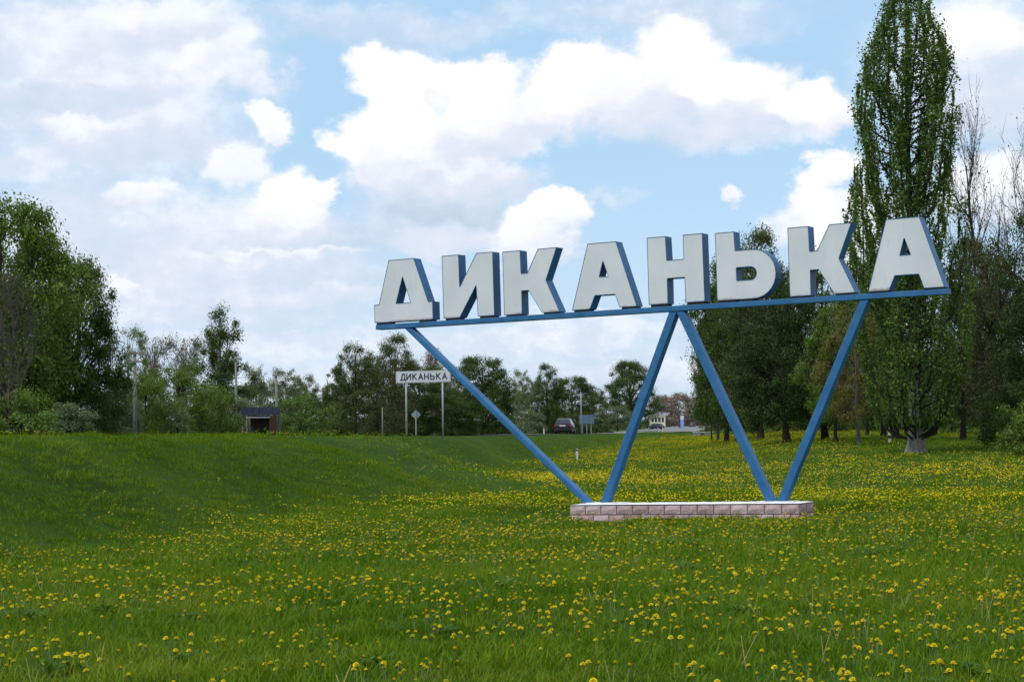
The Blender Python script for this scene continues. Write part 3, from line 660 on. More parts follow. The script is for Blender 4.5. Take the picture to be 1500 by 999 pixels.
# right of the meadow
tree('shade', 'lime_tree', 1082, 150, 372, 150, 'dark olive tree behind the soft sign letter and third strut', L_dark)
tree('shade2', 'lime_tree', 1112, 138, 340, 130, 'tall dark tree whose tip shows above the round letter', L_olive)
tree('shade', 'lime_tree', 1150, 112, 395, 150, 'dark lime tree with leaning trunk between the two right struts', L_shadegreen, lean=-.03)
tree('shade2', 'lime_tree', 1206, 116, 372, 140, 'dark lime tree right beside the leaning lime trunk', L_dark)
tree('shade2', 'lime_tree', 1062, 158, 392, 96, 'dark green tree at the sky edge of the right-hand grove', L_dark)
tree('loose', 'lime_tree', 1050, 175, 430, 66, 'loosely leafed tree at the left edge of the right-hand grove', L_olive)
tree('airy', 'lime_tree', 1040, 180, 500, 56, 'thin twiggy tree at the lower left edge of the grove', L_olive)
tree('loose', 'young_tree', 1256, 98, 440, 112, 'bronze-green young tree with thin pale trunk behind the fourth strut', L_orange, BK_grey)
tree('loose', 'young_tree', 1222, 104, 445, 100, 'yellow-green young tree left of the thin pale trunk', L_mid, BK_dark)
tree('poplar2', 'poplar_tree', 1268, 135, 228, 62, 'slim secondary poplar left of the great poplar', L_poplar)
tree('shade', 'lime_tree', 1292, 128, 430, 110, 'dark green tree behind the striped post', L_shadegreen)
tree('shade2', 'lime_tree', 1310, 112, 350, 130, 'deep green tree behind the great poplar', L_shadegreen)
tree('bare', 'bare_tree', 1440, 112, 98, 150, 'tall bare tree immediately right of the great poplar', L_brown, BK_dark)
tree('bare2', 'bare_tree', 1502, 104, 118, 150, 'tall bare tree at the right edge of the photo', L_brown, BK_dark)
tree('shade2', 'lime_tree', 1408, 108, 350, 120, 'brownish tree with leaning dark trunk right of the great poplar', L_brown, lean=.06)
tree('airy', 'lime_tree', 1470, 100, 345, 150, 'half-leafed brownish tree between the two tall bare trees', L_brown)
tree('shade', 'lime_tree', 1550, 96, 300, 160, 'dark tree half cut off by the right edge of the photo', L_shadegreen)
tree('shade2', 'lime_tree', 1450, 125, 370, 140, 'dark brown-green tree deep in the right-hand grove', L_shadegreen)
for i, (px, Y, yt, wp, m, lb) in enumerate([(1478,88,560,90,L_dark,'large dark shrub near the right edge'),(1520,80,570,110,L_mid,'green shrub at the right edge of the photo'),(1392,150,588,90,L_dark,'shrub right of the great poplar trunk'),(1440,140,585,100,L_mid,'mid green shrub under the tall bare trees'),
      (1100,185,612,60,L_mid,'fresh green shrub under the left end of the grove'),(1150,190,608,70,L_mid,'green shrub behind the leaning lime trunk'),(1206,180,600,70,L_dark,'shrub seen through the fourth strut'),(1248,185,600,70,L_mid,'green shrub left of the striped post'),(1325,175,596,80,L_dark,'dark shrub left of the great poplar trunk'),(1280,190,605,60,L_dark,'dark shrub behind the striped post'),(1355,160,590,80,L_mid,'green shrub half hidden by the great poplar')]):
    tree('bush' if i % 2 else 'bush2', 'shrub', px, Y, yt, wp, lb, m, cat='shrub')
for i in range(13):
    px = 1080+i*37; Y = 210+rt.uniform(-15, 40)+(i % 3)*22
    tree('far', 'background_tree', px, Y, rt.uniform(500, 545), rt.uniform(90, 120), 'dark woodland tree at the back of the right-hand grove', [L_shadegreen, L_brown, L_dark][i % 3], BK_dark, group='background woodland of the right-hand grove')
# great poplar with its own fluted trunk
pz = G(atpx(1338, 85), 85)
pop = tree('poplar', 'poplar_tree', 1338, 85, -52, 192, 'great poplar towering out of the top of the photo at the right', L_poplar, BK_dark, rz=.6)
sw, szz = pop.scale[0], pop.scale[2]
rs = np.random.RandomState(5); nz, na = 16, 28; Vt = []
for i in range(nz):
    z = [0, .1, .25, .5, .8, 1.2, 1.7, 2.4, 3.2, 4.5, 6, 8, 10.5, 13, 16, 19][i]; r = .40+.10*math.exp(-z/.4); r *= (1-z/21)**1.6*(.62+.38*math.exp(-z/1.5))
    for k in range(na):
        a = 2*math.pi*k/na; f = 1+.10*math.sin(a*7+z*.4)+.06*math.sin(a*11-z)+.16*math.exp(-z/.4)*math.sin(a*5)
        Vt.append((r*f*math.cos(a)/sw, r*f*math.sin(a)/sw, z/szz))
i = np.arange(nz-1)[:, None]*na; k = np.arange(na)[None]
Ft = np.stack([i+k, i+(k+1) % na, i+na+(k+1) % na, i+na+k], -1).reshape(-1, 4)
tr_ = [c for c in pop.children if c.name.startswith('trunk')][0]
tr_.name = 'limbs'
cutf = 8*na
link('trunk', np_mesh('poplar_trunk', Vt, Ft[:cutf], BK_pale, smooth=True), pop)
link('upper_stem', np_mesh('poplar_stem', Vt, Ft[cutf:], BK_dark, smooth=True), pop)
# ------------------------------------------------------------------ poles, posts, signs
def pole(name, px, Y, ytop, r, m, label, cat='pole', lean=0):
    X = atpx(px, Y); z = G(X, Y); h = (yhor(px)-ytop)/FPX*Y-z
    e = empty(name, (X, Y, z), label, cat); e.rotation_euler = (0, lean, 0)
    MB().tube([(0, 0, -.2), (0, 0, h*.5), (0, 0, h)], [r*1.2, r, r*.8], 10).obj('shaft', m, e, smooth=True)
    return e, h
e, h = pole('utility_pole', 197, 87, 514, .085, M_conc, 'concrete pole with two crossarms left of the birch')
for dz, wd in ((-.12, .95), (-.5, .75)):
    MB().box(-wd/2, wd/2, -.13, -.07, h+dz-.04, h+dz+.04).obj('crossarm', M_conc, e)
    for s in (-1, -.35, .35, 1):
        MB().tube([(s*(wd/2-.06), -.1, h+dz+.04), (s*(wd/2-.06), -.1, h+dz+.09), (s*(wd/2-.06), -.1, h+dz+.15)], [.02, .04, .025], 8).obj('insulator', M_stonew, e)
e, h = pole('utility_pole', 346, 116, 522, .075, M_conc, 'grey pole standing against the right side of the birch', lean=-.01)
MB().box(-.4, .4, -.13, -.07, h-.2, h-.12).obj('crossarm', M_conc, e)
e, h = pole('utility_pole', 405, 112, 547, .09, M_conc, 'plain grey pole at the right end of the dark canopy', lean=-.012)
MB().box(-.2, .2, -.14, -.07, h-.16, h-.05).obj('crossarm', M_conc, e)
pole('utility_pole', 850, 262, 575, .075, M_galv, 'thin tall pole beside the blue-grey road board')
pole('post', 559, 98, 597, .035, M_conc, 'short thin pale post left of the town sign', 'post')
def delineator(px, Y, h, label):
    X = atpx(px, Y); z = G(X, Y); e = empty('marker_post', (X, Y, z), label, 'post', 'roadside marker posts')
    MB().box(-.06, .06, -.03, .03, -.1, h*.80).obj('post_body', M_stonew, e); MB().box(-.062, .062, -.032, .032, h*.801, h*.93).obj('black_band', M_black, e); MB().box(-.06, .06, -.03, .03, h*.931, h).obj('tip', M_stonew, e)
delineator(843, 105, .62, 'white marker post with black band on the slope between the left struts')
delineator(795, 205, .8, 'small white marker post across the road left of the car')
delineator(969, 335, 1.0, 'small white marker post at the near edge of the distant road')
delineator(963, 330, .7, 'shorter of the two white markers on the distant road edge')
# striped post in the grove
X = atpx(1301, 104); z = G(X, 104); e = empty('striped_post', (X, 104, z), 'black and white striped post standing left of the great poplar trunk', 'post')
h = (yhor(1301)-608)/FPX*104-z
for i in range(8): MB().tube([(0, 0, h*i/8+(0 if i else -.1)), (0, 0, h*(i+1)/8-.001)], [.085, .085], 10).obj('stripe', M_black if i % 2 else M_stonew, e)
# small town-name plate
def strokes(mb, segs, x0, z0, sc, th, y):
    for (ax, az_, bx, bz) in segs:
        p = Vector((ax, 0, az_)); q = Vector((bx, 0, bz)); d = (q-p).normalized(); L = (q-p).length
        n = Vector((-d.z, 0, d.x))*th/2/sc; e_ = d*th*.5/sc*.8
        c = [p-e_-n, q+e_-n, q+e_+n, p-e_+n]; mb.add([(x0+v.x*sc, y, z0+v.z*sc) for v in c]+[(x0+v.x*sc, y+.006, z0+v.z*sc) for v in c], [(0,1,2,3),(0,4,5,1),(1,5,6,2),(2,6,7,3),(3,7,4,0)])
GL = {'Д': [(.0,.0,.8,.0),(.0,0,.0,-.14),(.8,0,.8,-.14),(.12,0,.28,1),(.28,1,.68,1),(.68,1,.68,0)], 'И': [(0,0,0,1),(.65,0,.65,1),(0,0,.65,1)], 'К': [(0,0,0,1),(.02,.5,.62,1),(.15,.58,.66,0)],
      'А': [(0,0,.36,1),(.72,0,.36,1),(.13,.32,.59,.32)], 'Н': [(0,0,0,1),(.64,0,.64,1),(0,.5,.64,.5)], 'Ь': [(0,0,0,1),(0,0,.5,0),(0,.55,.5,.55),(.5,.55,.62,.42),(.62,.42,.62,.13),(.62,.13,.5,0)]}
TY = 90.; TX = atpx(620.5, TY); tz_ = G(TX, TY)
e = empty('town_sign', (TX, TY, tz_), 'white rectangular town name plate with black Cyrillic lettering on two grey posts', 'sign', rz=-.02)
zb = (yhor(620)-560.5)/FPX*TY-tz_; zt = (yhor(620)-543.5)/FPX*TY-tz_; hwid = 40.2/FPX*TY
Mt = Matrix.Rotation(-.012, 4, 'Y')
bevel(MB().box(-hwid, hwid, -.03, .0, zb, zt, M=Mt).obj('plate', M_plate, e), .02)
fr = MB()
for (x0, x1, z0, z1) in ((-hwid+.03, hwid-.03, zt-.055, zt-.04), (-hwid+.03, hwid-.03, zb+.04, zb+.055), (-hwid+.03, -hwid+.045, zb+.056, zt-.056), (hwid-.045, hwid-.03, zb+.056, zt-.056)): fr.box(x0, x1, -.034, -.0305, z0, z1, M=Mt)
fr.obj('border', M_galv, e)
for xo, pxx in ((-26.5, 594.), (27, 647.)):
    MB().tube([(xo/FPX*TY, .035, -.4), (xo/FPX*TY, .035, zt-.08)], [.045, .045], 8).obj('post', M_galv, e, smooth=True)
for i, ch in enumerate('ДИКАНЬКА'):
    mb = MB(); strokes(mb, GL[ch], 0, 0, .265, .052, 0); xx = (-34.0+i*8.75)/FPX*TY
    o = mb.obj('letter', M_black, e, (xx, -.0375, (zt+zb)/2-.12+xx*.012)); o['label'] = f'letter {ch}'
# diamond sign seen from behind
DY = 150.; X = atpx(608, DY); z = G(X, DY); e = empty('diamond_sign', (X, DY, z), 'grey back of a diamond-shaped road sign on a thin post below the town plate', 'sign')
zc = (yhor(608)-607.5)/FPX*DY-z; r_ = 7.2/FPX*DY
MB().add([(0, 0, zc-r_), (r_, 0, zc), (0, 0, zc+r_), (-r_, 0, zc), (0, .02, zc-r_), (r_, .02, zc), (0, .02, zc+r_), (-r_, .02, zc)], [(0,1,2,3),(7,6,5,4),(0,4,5,1),(1,5,6,2),(2,6,7,3),(3,7,4,0)]).obj('panel', M_greyback, e)
MB().tube([(0, -.05, -.2), (0, -.05, zc+.3)], [.05, .05], 8).obj('post', M_galv, e)
# road board
BY = 262.; X = atpx(858, BY); z = G(X, BY); e = empty('road_board', (X, BY, z), 'blank blue-grey rectangular road board on three posts right of the car', 'sign')
z0 = (yhor(858)-620.5)/FPX*BY-z; z1 = (yhor(858)-607.5)/FPX*BY-z
MB().box(-1.0, 1.0, -.03, .03, z0, z1).obj('panel', M_bluesign, e)
for x in (-.6, .0, .6): MB().tube([(x, .08, -.2), (x, .08, z1-.1)], [.05, .05], 8).obj('post', M_galv, e)
# canopy and kiosk behind the embankment
CY = 108.; X0 = atpx(351, CY); X1 = atpx(407.5, CY); zg = G((X0+X1)/2, CY)
zf = lambda y: (yhor(380)-y)/FPX*CY-zg
e = empty('bus_shelter', ((X0+X1)/2, CY, zg), 'dark blue-grey canopy of a roadside shelter with a reddish side wall', 'shelter')
hwx = (X1-X0)/2
for i in range(6):
    a0 = -hwx+i*2*hwx/6; MB().box(a0+.008, a0+2*hwx/6-.008, 0, .12, zf(608.0), zf(596.5)).obj('fascia_panel', M_slate, e)
MB().box(-hwx+.04, hwx-.04, .121, 2.2, zf(601), zf(599.5)).obj('canopy_roof', M_slate, e)
for x in (-hwx+.1, hwx-.25):
    for y in (.2, 2.1): MB().tube([(x, y, -.2), (x, y, zf(602))], [.05, .05], 8).obj('post', M_conc, e)
MB().add([(-.75, -.1, zf(611.2)), (.62, -.1, zf(611.2)), (.62, 1.4, zf(609.3)+.04), (-.45, 1.4, zf(609.3)+.04), (-.75, -.1, zf(612)), (.62, -.1, zf(612)), (.62, 1.4, zf(610.4)), (-.45, 1.4, zf(610.4))], [(0,1,2,3),(7,6,5,4),(0,4,5,1),(1,5,6,2),(2,6,7,3),(3,7,4,0)]).obj('inner_roof', M_tin, e)
MB().box(-.7, .5, 1.25, 1.3, 0, zf(612)).obj('back_wall', M_dkin, e)
for i in range(4): MB().box(.55+i*.11, .55+i*.11+.10, -.05, .0, 0, zf(608.5)).obj('board', M_redbrown, e)
# culvert head at the far bank
QY = 275.; X = atpx(1022, QY); z = G(X, QY); e = empty('culvert', (X, QY, z), 'low grey stone culvert head in the bank below the distant road', 'culvert', rz=-.2)
mb = MB(); mb.box(-.9, 1.9, 0, .35, -.4, .52); mb.obj('headwall', M_stone, e)
MB().box(-.98, 1.98, -.05, .4, .521, .60).obj('coping', M_stonew, e)
for k in range(6): MB().box(-1.8+.25*k, -1.6+.25*k, -.3, .0, -.3, .12+.05*(k % 3)).obj('stone', M_stone, e)
MB().tube([(.5, -.02, -.05), (.5, .02, -.05)], [.42, .42], 14).obj('pipe_mouth_shade', M_dkin, e)  # solid dark disc, shade of the pipe's hollow put into its colour
# ------------------------------------------------------------------ cars
def car_meshes():
    # dark estate-shaped car, rear towards -Y; lofted body
    prof = [(-2.15,.32,.60),(-2.22,.55,.86),(-2.15,.80,.97),(-2.05,.95,1.02),(-1.0,1.0,.98),(.6,.98,.98),(1.2,.92,.92),(2.0,.78,.80),(2.2,.55,.62),(2.15,.30,.5)]
    body = MB(); nx = 9; secs = []
    for y, hb_, top in [(-2.2,.35,.80),(-2.12,.30,.95),(-1.6,.22,.98),(-.6,.20,.96),(.6,.20,.94),(1.2,.20,.90),(1.9,.25,.78),(2.2,.35,.62)]:
        wd = .86 if abs(y) < 1.9 else .80; sec = [(-wd*.9,hb_),(-wd,hb_+.12),(-wd,top-.18),(-wd*.93,top),(wd*.93,top),(wd,top-.18),(wd,hb_+.12),(wd*.9,hb_)]
        secs.append([(x, y, z) for x, z in sec])
    n = 8; vs = [p for s_ in secs for p in s_]; fs = []
    for i in range(len(secs)-1):
        for k in range(n): fs.append((i*n+k, (i+1)*n+k, (i+1)*n+(k+1) % n, i*n+(k+1) % n))
    fs.append(tuple(range(n))); fs.append(tuple((len(secs)-1)*n+k for k in range(n))[::-1]); body.add(vs, fs)
    cabin = MB(); cs = [(-2.0,.955,.80,.955,.80),(-1.55,.96,.80,1.42,.60),(-.2,.955,.80,1.47,.62),(.35,.94,.80,1.42,.6),(1.1,.92,.78,.925,.76)]
    vs = []; 
    for y, zb_, wb, zt_, wt in cs: vs += [(-wb, y, zb_), (-wt, y, zt_), (wt, y, zt_), (wb, y, zb_)]
    fs = []
    for i in range(4):
        for k in range(3): fs.append((i*4+k, (i+1)*4+k, (i+1)*4+k+1, i*4+k+1))
    cabin.add(vs, fs)
    roof = MB(); roof.add([(-.60,-1.5,1.43),(.60,-1.5,1.43),(.62,-.2,1.485),(-.62,-.2,1.485),(-.6,.33,1.43),(.6,.33,1.43)], [(0,1,2,3),(3,2,5,4)])
    return dict(body=(body.mesh('car_body', M_carp, True), M_carp), window=(cabin.mesh('window', M_glass), M_glass), roof=(roof.mesh('roof', M_carp), M_carp),
        bumper=(MB().box(-.84, .84, -2.3, -2.12, .36, .60).mesh('bumper', M_carp), M_carp), licence_plate=(MB().box(-.27, .27, -2.235, -2.205, .73, .86).mesh('plate', M_stonew), M_stonew),
        tailgate_glass=(MB().add([(-.68,-2.03,1.0),(.68,-2.03,1.0),(.54,-1.60,1.40),(-.54,-1.60,1.40)], [(0,1,2,3)]).mesh('glass', M_glass), M_glass))
CM = car_meshes()
wheel = MB().tube([(-.1, 0, 0), (.1, 0, 0)], [.31, .31], 20).mesh('wheel', M_rubber); rim = MB().tube([(-.108, 0, 0), (.108, 0, 0)], [.19, .19], 14).mesh('rim', M_galv)
lamp = MB().box(-.09, .09, -.04, .04, -.1, .1).mesh('lamp', M_red)
def car(px, Y, rz, label, name='car', group=None, toff=None):
    X = atpx(px, Y) if toff is None else float(sp(Y, 1))+toff; z = float(sp(Y, 2)); e = empty(name, (X, Y, z), label, 'car', group, rz)
    for k, (me, _) in CM.items(): link(k, me, e)
    for sx_ in (-1, 1):
        for y in (-1.35, 1.35):
            wl = link('wheel', wheel, e, (sx_*.76, y, .31)); link('rim', rim, wl)
        link('tail_lamp', lamp, e, (sx_*.74, -2.2, .78))
    return e
car(826, 188, -.13, 'dark car driving away on the road, seen from behind')
car(1012, 600, -.1, 'tiny dark car far off at the end of the road')
car(958, 470, .9, 'dark blue car parked by the cream building far away')
car(1056, 640, -.1, 'second tiny dark car, farther right near the third strut')
# far cream building and billboard
FY = 620.; X = atpx(962, FY); z = G(X, FY); e = empty('roadside_building', (X, FY, z), 'cream flat-roofed building far off just right of the second strut', 'building')
ww = 22/FPX*FY; zt_ = (yhor(962)-608.5)/FPX*FY-z
MB().box(-ww/2, ww/2, 0, 6, 0, zt_).obj('wall', M_cream, e); MB().box(-ww/2-.2, ww/2+.2, -.2, 6.2, zt_+.003, zt_+.25).obj('roof', M_stonew, e)
for x in (-1.7, -.6, .5, 1.6): MB().box(x-.35, x+.35, -.05, .0, zt_*.45, zt_*.85).obj('window', M_glass, e)
BY2 = 560.; X = atpx(997.5, BY2); z = G(X, BY2); e = empty('pylon_sign', (X, BY2, z), 'tall narrow blue and white pylon sign beside the distant road', 'sign'); hh = (yhor(997)-608.8)/FPX*BY2-z
MB().box(-.5, .5, 0, .3, 0, hh-1.2).obj('lower_panel', M_bbblue, e); MB().box(-.5, .5, 0, .3, hh-1.197, hh).obj('upper_panel', M_plate, e); MB().box(-.85, -.51, -.01, .31, 0, hh).obj('column', M_slate, e)
# ------------------------------------------------------------------ grass and dandelions (geometry-node instances of hand-built tufts)
hid = bpy.data.collections.new('tuft_sources')          # not linked to the scene
def tuft(seed, n, R, h0, h1, wd, dz=0):
    r = np.random.RandomState(seed); a = r.rand(n)*6.28; d = R*np.sqrt(r.rand(n)); x = d*np.cos(a); y = d*np.sin(a); h = h0+(h1-h0)*r.rand(n)**1.4
    th = r.rand(n)*6.28; bend = h*(.25+.75*r.rand(n)); ww_ = wd*(.7+.6*r.rand(n)); ex, ey = np.cos(th), np.sin(th); px_, py_ = -ey, ex
    V = np.zeros((n, 8, 3)); fr_ = [0, .38, .74, 1.]
    for k, f in enumerate(fr_):
        cx_ = x+ex*bend*f**1.9; cy_ = y+ey*bend*f**1.9; cz = h*(f-.12*f*f)-.02; w_ = ww_*[1, .9, .6, .12][k]/2
        V[:, 2*k] = np.stack([cx_-px_*w_, cy_-py_*w_, cz], 1); V[:, 2*k+1] = np.stack([cx_+px_*w_, cy_+py_*w_, cz], 1)
    b = np.arange(n)[:, None, None]*8; q = np.array([[0,1,3,2],[2,3,5,4],[4,5,7,6]])[None]
    me = np_mesh('grass_tuft', V.reshape(-1, 3), (b+q).reshape(-1, 4), M_grass); return me
def src(coll, meshes, pre):
    c = bpy.data.collections.new(coll)
    for i, m in enumerate(meshes): o = bpy.data.objects.new(f'{pre}_{i:02d}', m); c.objects.link(o)
    return c
def scatter(name, X, Y, coll, nvar, smin, smax, label, cat, rs, zoff=0, tilt=.12):
    n = len(X); Z = ground(X, Y)+zoff; me = bpy.data.meshes.new(name); me.vertices.add(n); me.vertices.foreach_set('co', np.stack([X, Y, Z], 1).astype(np.float32).ravel())
    at = me.attributes.new('rot', 'FLOAT_VECTOR', 'POINT'); at.data.foreach_set('vector', np.stack([rs.normal(size=n)*tilt, rs.normal(size=n)*tilt, rs.rand(n)*6.28], 1).astype(np.float32).ravel())
    at = me.attributes.new('scl', 'FLOAT', 'POINT'); at.data.foreach_set('value', (smin+(smax-smin)*rs.rand(n)).astype(np.float32) if not isinstance(smin, np.ndarray) else smin.astype(np.float32))
    at = me.attributes.new('idx', 'INT', 'POINT'); at.data.foreach_set('value', rs.randint(0, nvar, n).astype(np.int32)); me.update()
    o = link(name, me); tag(o, label, cat, kind='stuff')
    ng = bpy.data.node_groups.new(name+'_scatter', 'GeometryNodeTree'); ng.interface.new_socket('Geometry', in_out='INPUT', socket_type='NodeSocketGeometry'); ng.interface.new_socket('Geometry', in_out='OUTPUT', socket_type='NodeSocketGeometry')
    N = ng.nodes; L = ng.links; gi = N.new('NodeGroupInput'); go = N.new('NodeGroupOutput'); ip = N.new('GeometryNodeInstanceOnPoints'); ci = N.new('GeometryNodeCollectionInfo')
    ci.inputs['Collection'].default_value = coll; ci.inputs['Separate Children'].default_value = True; ci.inputs['Reset Children'].default_value = True
    def na_(nm, t):
        q = N.new('GeometryNodeInputNamedAttribute'); q.data_type = t; q.inputs[0].default_value = nm; return [s for s in q.outputs if s.enabled and s.name == 'Attribute'][0]
    L.new(gi.outputs[0], ip.inputs['Points']); L.new(ci.outputs[0], ip.inputs['Instance']); ip.inputs['Pick Instance'].default_value = True
    L.new(na_('idx', 'INT'), ip.inputs['Instance Index']); L.new(na_('rot', 'FLOAT_VECTOR'), ip.inputs['Rotation']); L.new(na_('scl', 'FLOAT'), ip.inputs['Scale']); L.new(ip.outputs[0], go.inputs[0])
    md = o.modifiers.new('scatter', 'NODES'); md.node_group = ng; return o
rs = np.random.RandomState(77)
def ring(r0, r1, dens, half=19.):
    A = rad(half)*(r1*r1-r0*r0); n = int(A*dens); r = np.sqrt(r0*r0+(r1*r1-r0*r0)*rs.rand(n)); a = rad(half)*(2*rs.rand(n)-1); return r*np.sin(a), r*np.cos(a)
def notroad(X, Y, lim=4.75): t, yf = lat(X, Y); return t > lim+(hw(yf)-3.5)
def in_ped(X, Y):
    d = np.stack([X-Mw.translation.x, Y-Mw.translation.y], 1); u = d@np.array([U.x, U.y]); q = d@np.array([Bk.x, Bk.y]); return (u > PL-.06) & (u < PR+.06) & (q > PF-.07) & (q < PB+.07)
gfine = src('grass_fine', [tuft(i, 34, .15, .035, .125, .0065) for i in range(6)], 'tuft')
gmid = src('grass_mid', [tuft(10+i, 52, .30, .03, .11, .011) for i in range(5)], 'tuftm')
gfar = src('grass_far', [tuft(20+i, 56, .75, .03, .09, .028) for i in range(5)], 'tuftf')
def hmap(X, Y, s0, s1):
    n = wob(X, Y, 21, .9)*.5+wob(X, Y, 22, 3.)*.4; t, yf = lat(X, Y)
    return (s0+(s1-s0)*rs.rand(len(X)))*(1+.28*n)*(1-.45*np.exp(-(((X-2.5)/4.)**2+((Y-39)/2.)**2)))
for nm, (r0, r1, dn), cl, nv, s0, s1, lb in (('meadow_grass', (9, 24, 46), gfine, 6, .75, 1.25, 'short green grass of the near meadow'), ('meadow_grass', (24, 56, 13.), gmid, 5, .8, 1.3, 'green grass around the pedestal and on the near embankment'), ('meadow_grass', (56, 330, .9), gfar, 5, .8, 1.3, 'distant meadow grass reaching to the trees and road')):
    X, Y = ring(r0, r1, dn); kk = notroad(X, Y, np.where(Y > 85, 6.2, 4.75)) & ~in_ped(X, Y); X, Y = X[kk], Y[kk]
    scatter(nm, X, Y, cl, nv, hmap(X, Y, s0, s1), None, lb, 'grass', rs)
# extra tall tufts against the pedestal and at the foot of trunks
n = 340; u = PL+(PR-PL)*rs.rand(n); q = np.where(rs.rand(n) < .8, PF-.10-.22*rs.rand(n), PB+.1+.2*rs.rand(n)); dens = wob(u, 0*u, 31, 2.2) > -.25
u, q = u[dens], q[dens]; X = Mw.translation.x+u*U.x+q*Bk.x; Y = Mw.translation.y+u*U.y+q*Bk.y
scatter('tall_grass', X, Y, gmid, 5, .9, 1.7, 'taller grass growing against the foot of the pedestal', 'grass', rs)
def rosette(seed, n, R, wd, up):
    r = np.random.RandomState(seed); m = MB()
    for i in range(n):
        a = i*2.4+r.rand()*.6; L_ = R*(.7+.5*r.rand()); d = Vector((math.cos(a), math.sin(a), 0)); q = Vector((-d.y, d.x, 0)); z1 = up*(.6+.8*r.rand()); w_ = wd*(.7+.6*r.rand())
        m.add([Vector((0, 0, 0)), d*L_*.35+q*w_*.5+Vector((0, 0, z1*.7)), d*L_*.35-q*w_*.5+Vector((0, 0, z1*.7)), d*L_*.75+q*w_+Vector((0, 0, z1)), d*L_*.75-q*w_+Vector((0, 0, z1*.93)), d*L_+Vector((0, 0, z1*.7))], [(0, 1, 2), (1, 3, 4, 2), (3, 5, 4)])
    return m.mesh('rosette', M_weed)
M_weed = leaf('weed_leaf', (.024,.060,.005), (.045,.105,.008), (.07,.14,.014), rough=.8)
wsrc = src('weeds', [rosette(i, 9+i, .075+.008*i, .010+.002*i, .03+.012*(i % 3)) for i in range(5)], 'weed')
X, Y = ring(10, 42, 5.); kk = notroad(X, Y) & ~in_ped(X, Y) & (wob(X, Y, 61, 1.1)+.7*wob(X, Y, 62, 4.)+.5*rs.rand(len(X)) > .75) & (lat(X, Y)[0] > 8); X, Y = X[kk], Y[kk]
scatter('weed_rosettes', X, Y, wsrc, 5, .7, 1.6, 'broad-leaved weeds and dandelion leaves low in the grass', 'weeds', rs, zoff=.015)
M_straw = mat('dry_straw', (.30, .27, .13), rough=.8)
ssrc = src('straw', [MB().add([(-.002, 0, 0), (.002, 0, 0), (.04+.01*i, .02, .17+.02*i), (.037+.01*i, .02, .17+.02*i)], [(0, 1, 2, 3)]).add([(.03, 0, 0), (.034, 0, 0), (-.03, .03, .12+.02*i), (-.033, .03, .12+.02*i)], [(0, 1, 2, 3)]).mesh('straw', M_straw) for i in range(4)], 'straw')
X, Y = ring(10, 40, 2.); kk = notroad(X, Y) & ~in_ped(X, Y) & (wob(X, Y, 71, .8) > .1); X, Y = X[kk], Y[kk]
scatter('dry_stalks', X, Y, ssrc, 4, .6, 1.3, 'thin dry stalks scattered through the near grass', 'dry stalks', rs)
# dandelions
def flower(seed, hst, simple=False):
    r = random.Random(seed); m = MB(); bx, by = r.uniform(-.03, .03), r.uniform(-.03, .03)
    if not simple: m.tube([(0, 0, -.02), (bx*.4, by*.4, hst*.5), (bx, by, hst)], [.0035, .003, .003], 4, 0, cap=False)
    c = Vector((bx, by, hst)); tl = Vector((r.uniform(-.25, .25), r.uniform(-.25, .25), 1)).normalized(); x = tl.orthogonal().normalized(); y = tl.cross(x); R = .0195*r.uniform(.85, 1.1)
    n = 6 if simple else 11
    for ringi, (ra, hz, k) in enumerate([(1., .001, n)]+([] if simple else [(.72, .009, n-2), (.42, .014, 6)])):
        for j in range(k):
            a = 2*math.pi*(j+r.uniform(-.2, .2)+ringi*.5)/k; dw = math.pi/k*1.15
            p0 = c+tl*(hz*.4); d1 = x*math.cos(a-dw)+y*math.sin(a-dw); d2 = x*math.cos(a+dw)+y*math.sin(a+dw)
            rr_ = R*ra*r.uniform(.85, 1.1); m.add([p0, c+d1*rr_+tl*(hz+.002), c+d2*rr_+tl*(hz+.002)], [(0, 1, 2)], 1)
    if not simple: m.tube([tuple(c-tl*.008), tuple(c-tl*.001)], [.004, .009], 6, 0, cap=False)
    else:
        m.add([c+tl*.012]+[c+(x*math.cos(2*math.pi*j/6)+y*math.sin(2*math.pi*j/6))*R*.9 for j in range(6)], [(0, j+1, (j+1) % 6+1) for j in range(6)], 1)
    return m
FL = [flower(i, .045+.009*i).mesh('dandelion', [M_stem, M_dand]) for i in range(8)]
def cluster(seed, n, R):
    r = random.Random(seed); M_ = MB()
    for i in range(n):
        f = flower(seed*50+i, r.uniform(.06, .12), True); a = r.uniform(0, 6.28); d = R*math.sqrt(r.random()); off = Vector((d*math.cos(a), d*math.sin(a), 0))
        M_.add([Vector(v)+off for v in f.v], f.f, 0)
    return M_.mesh('dandelion_patch', [M_dand])
dsrc = src('dandelion_sources', FL, 'flower'); dclu = src('dandelion_patches', [cluster(i+1, 14, .7) for i in range(6)], 'patch')
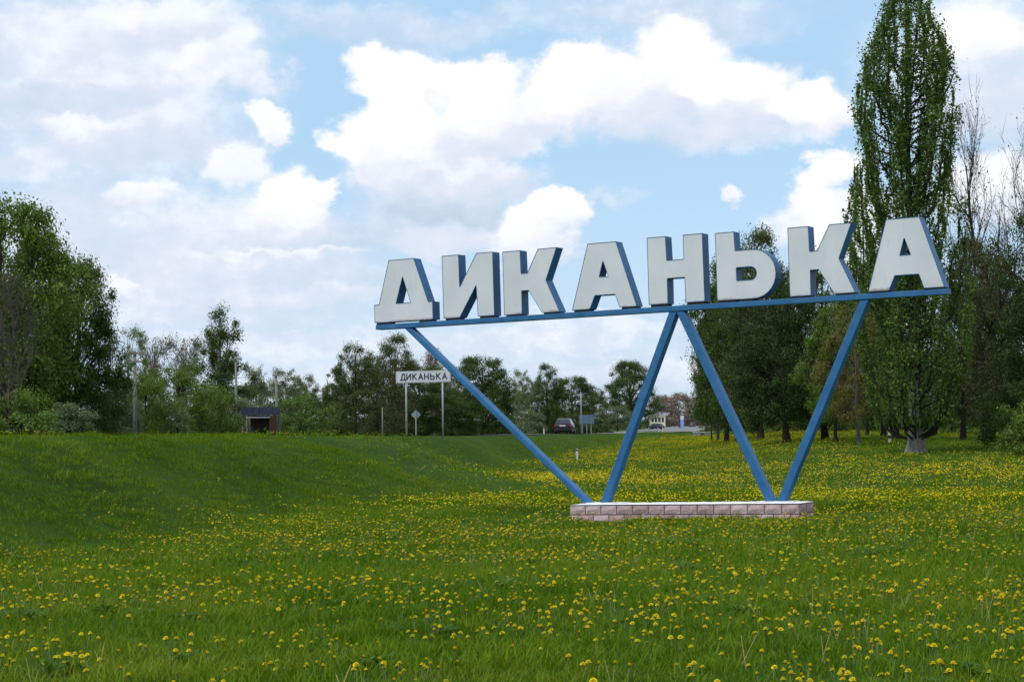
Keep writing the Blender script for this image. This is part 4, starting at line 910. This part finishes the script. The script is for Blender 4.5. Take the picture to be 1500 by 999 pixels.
def ddens(X, Y):
    t, yf = lat(X, Y); off = .12*sst(t, 6.4, toe(yf)-.8)+.84*sst(t, toe(yf)-1.5, toe(yf)+.6)
    n = .5+.6*wob(X, Y, 41, .35)+.5*wob(X, Y, 42, 1.5); base = np.clip(n, .08, 1.6)*(.35+1.3*sst(wob(X, Y, 43, 3.4)+.6*wob(X, Y, 44, 7.), -.25, .55))
    far_ = 1+1.6*sst(Y, 34, 60)
    nearped = 1-.8*np.exp(-(((X-2.5)/4.)**2+((Y-37.5)/3.)**2))
    shade = 1-.8*sst(X/np.maximum(Y, 1), .13, .2)*sst(Y, 75, 92)
    return np.clip(off*base*far_*nearped*shade+.012, 0, 4)/1.6
# nearest 300 flowers are individuals, the rest one carpet
X, Y = ring(10.5, 40, 75.); p = ddens(X, Y)/1.15; kk = (rs.rand(len(X)) < p) & ~in_ped(X, Y); X, Y = X[kk], Y[kk]; o_ = np.argsort(np.hypot(X, Y)); vis = np.abs(np.arctan2(X, Y)) < .262; oo = [i for i in o_ if vis[i] and Y[i] > 11.3]; ind = oo[:300]; msk = np.ones(len(X), bool); msk[ind] = False
Zs = ground(X, Y); rr2 = random.Random(3)
for i in ind:
    o = link('dandelion', FL[rr2.randrange(8)], None, (X[i], Y[i], Zs[i])); o.rotation_euler[2] = rr2.uniform(0, 6.28); s_ = rr2.uniform(.8, 1.2); o.scale = (s_, s_, s_)
    tag(o, 'yellow dandelion in the grass nearest the camera', 'dandelion', 'dandelions in the near grass')
scatter('dandelion_carpet', X[msk], Y[msk], dsrc, 8, .8, 1.25, 'carpet of yellow dandelions over the near and middle meadow', 'dandelions', rs)
X, Y = ring(38, 75, 5.4, 17.5); p = ddens(X, Y)/1.8; kk = (rs.rand(len(X)) < p) & ~in_ped(X, Y); X, Y = X[kk], Y[kk]
X2, Y2 = ring(75, 260, 2.1, 17.5); p = ddens(X2, Y2)/1.8; kk = (rs.rand(len(X2)) < p) & notroad(X2, Y2, 8); X = np.concatenate([X, X2[kk]]); Y = np.concatenate([Y, Y2[kk]])
scatter('dandelion_carpet', X, Y, dclu, 6, .9, 1.3, 'distant yellow haze of dandelions beyond the pedestal', 'dandelions', rs)
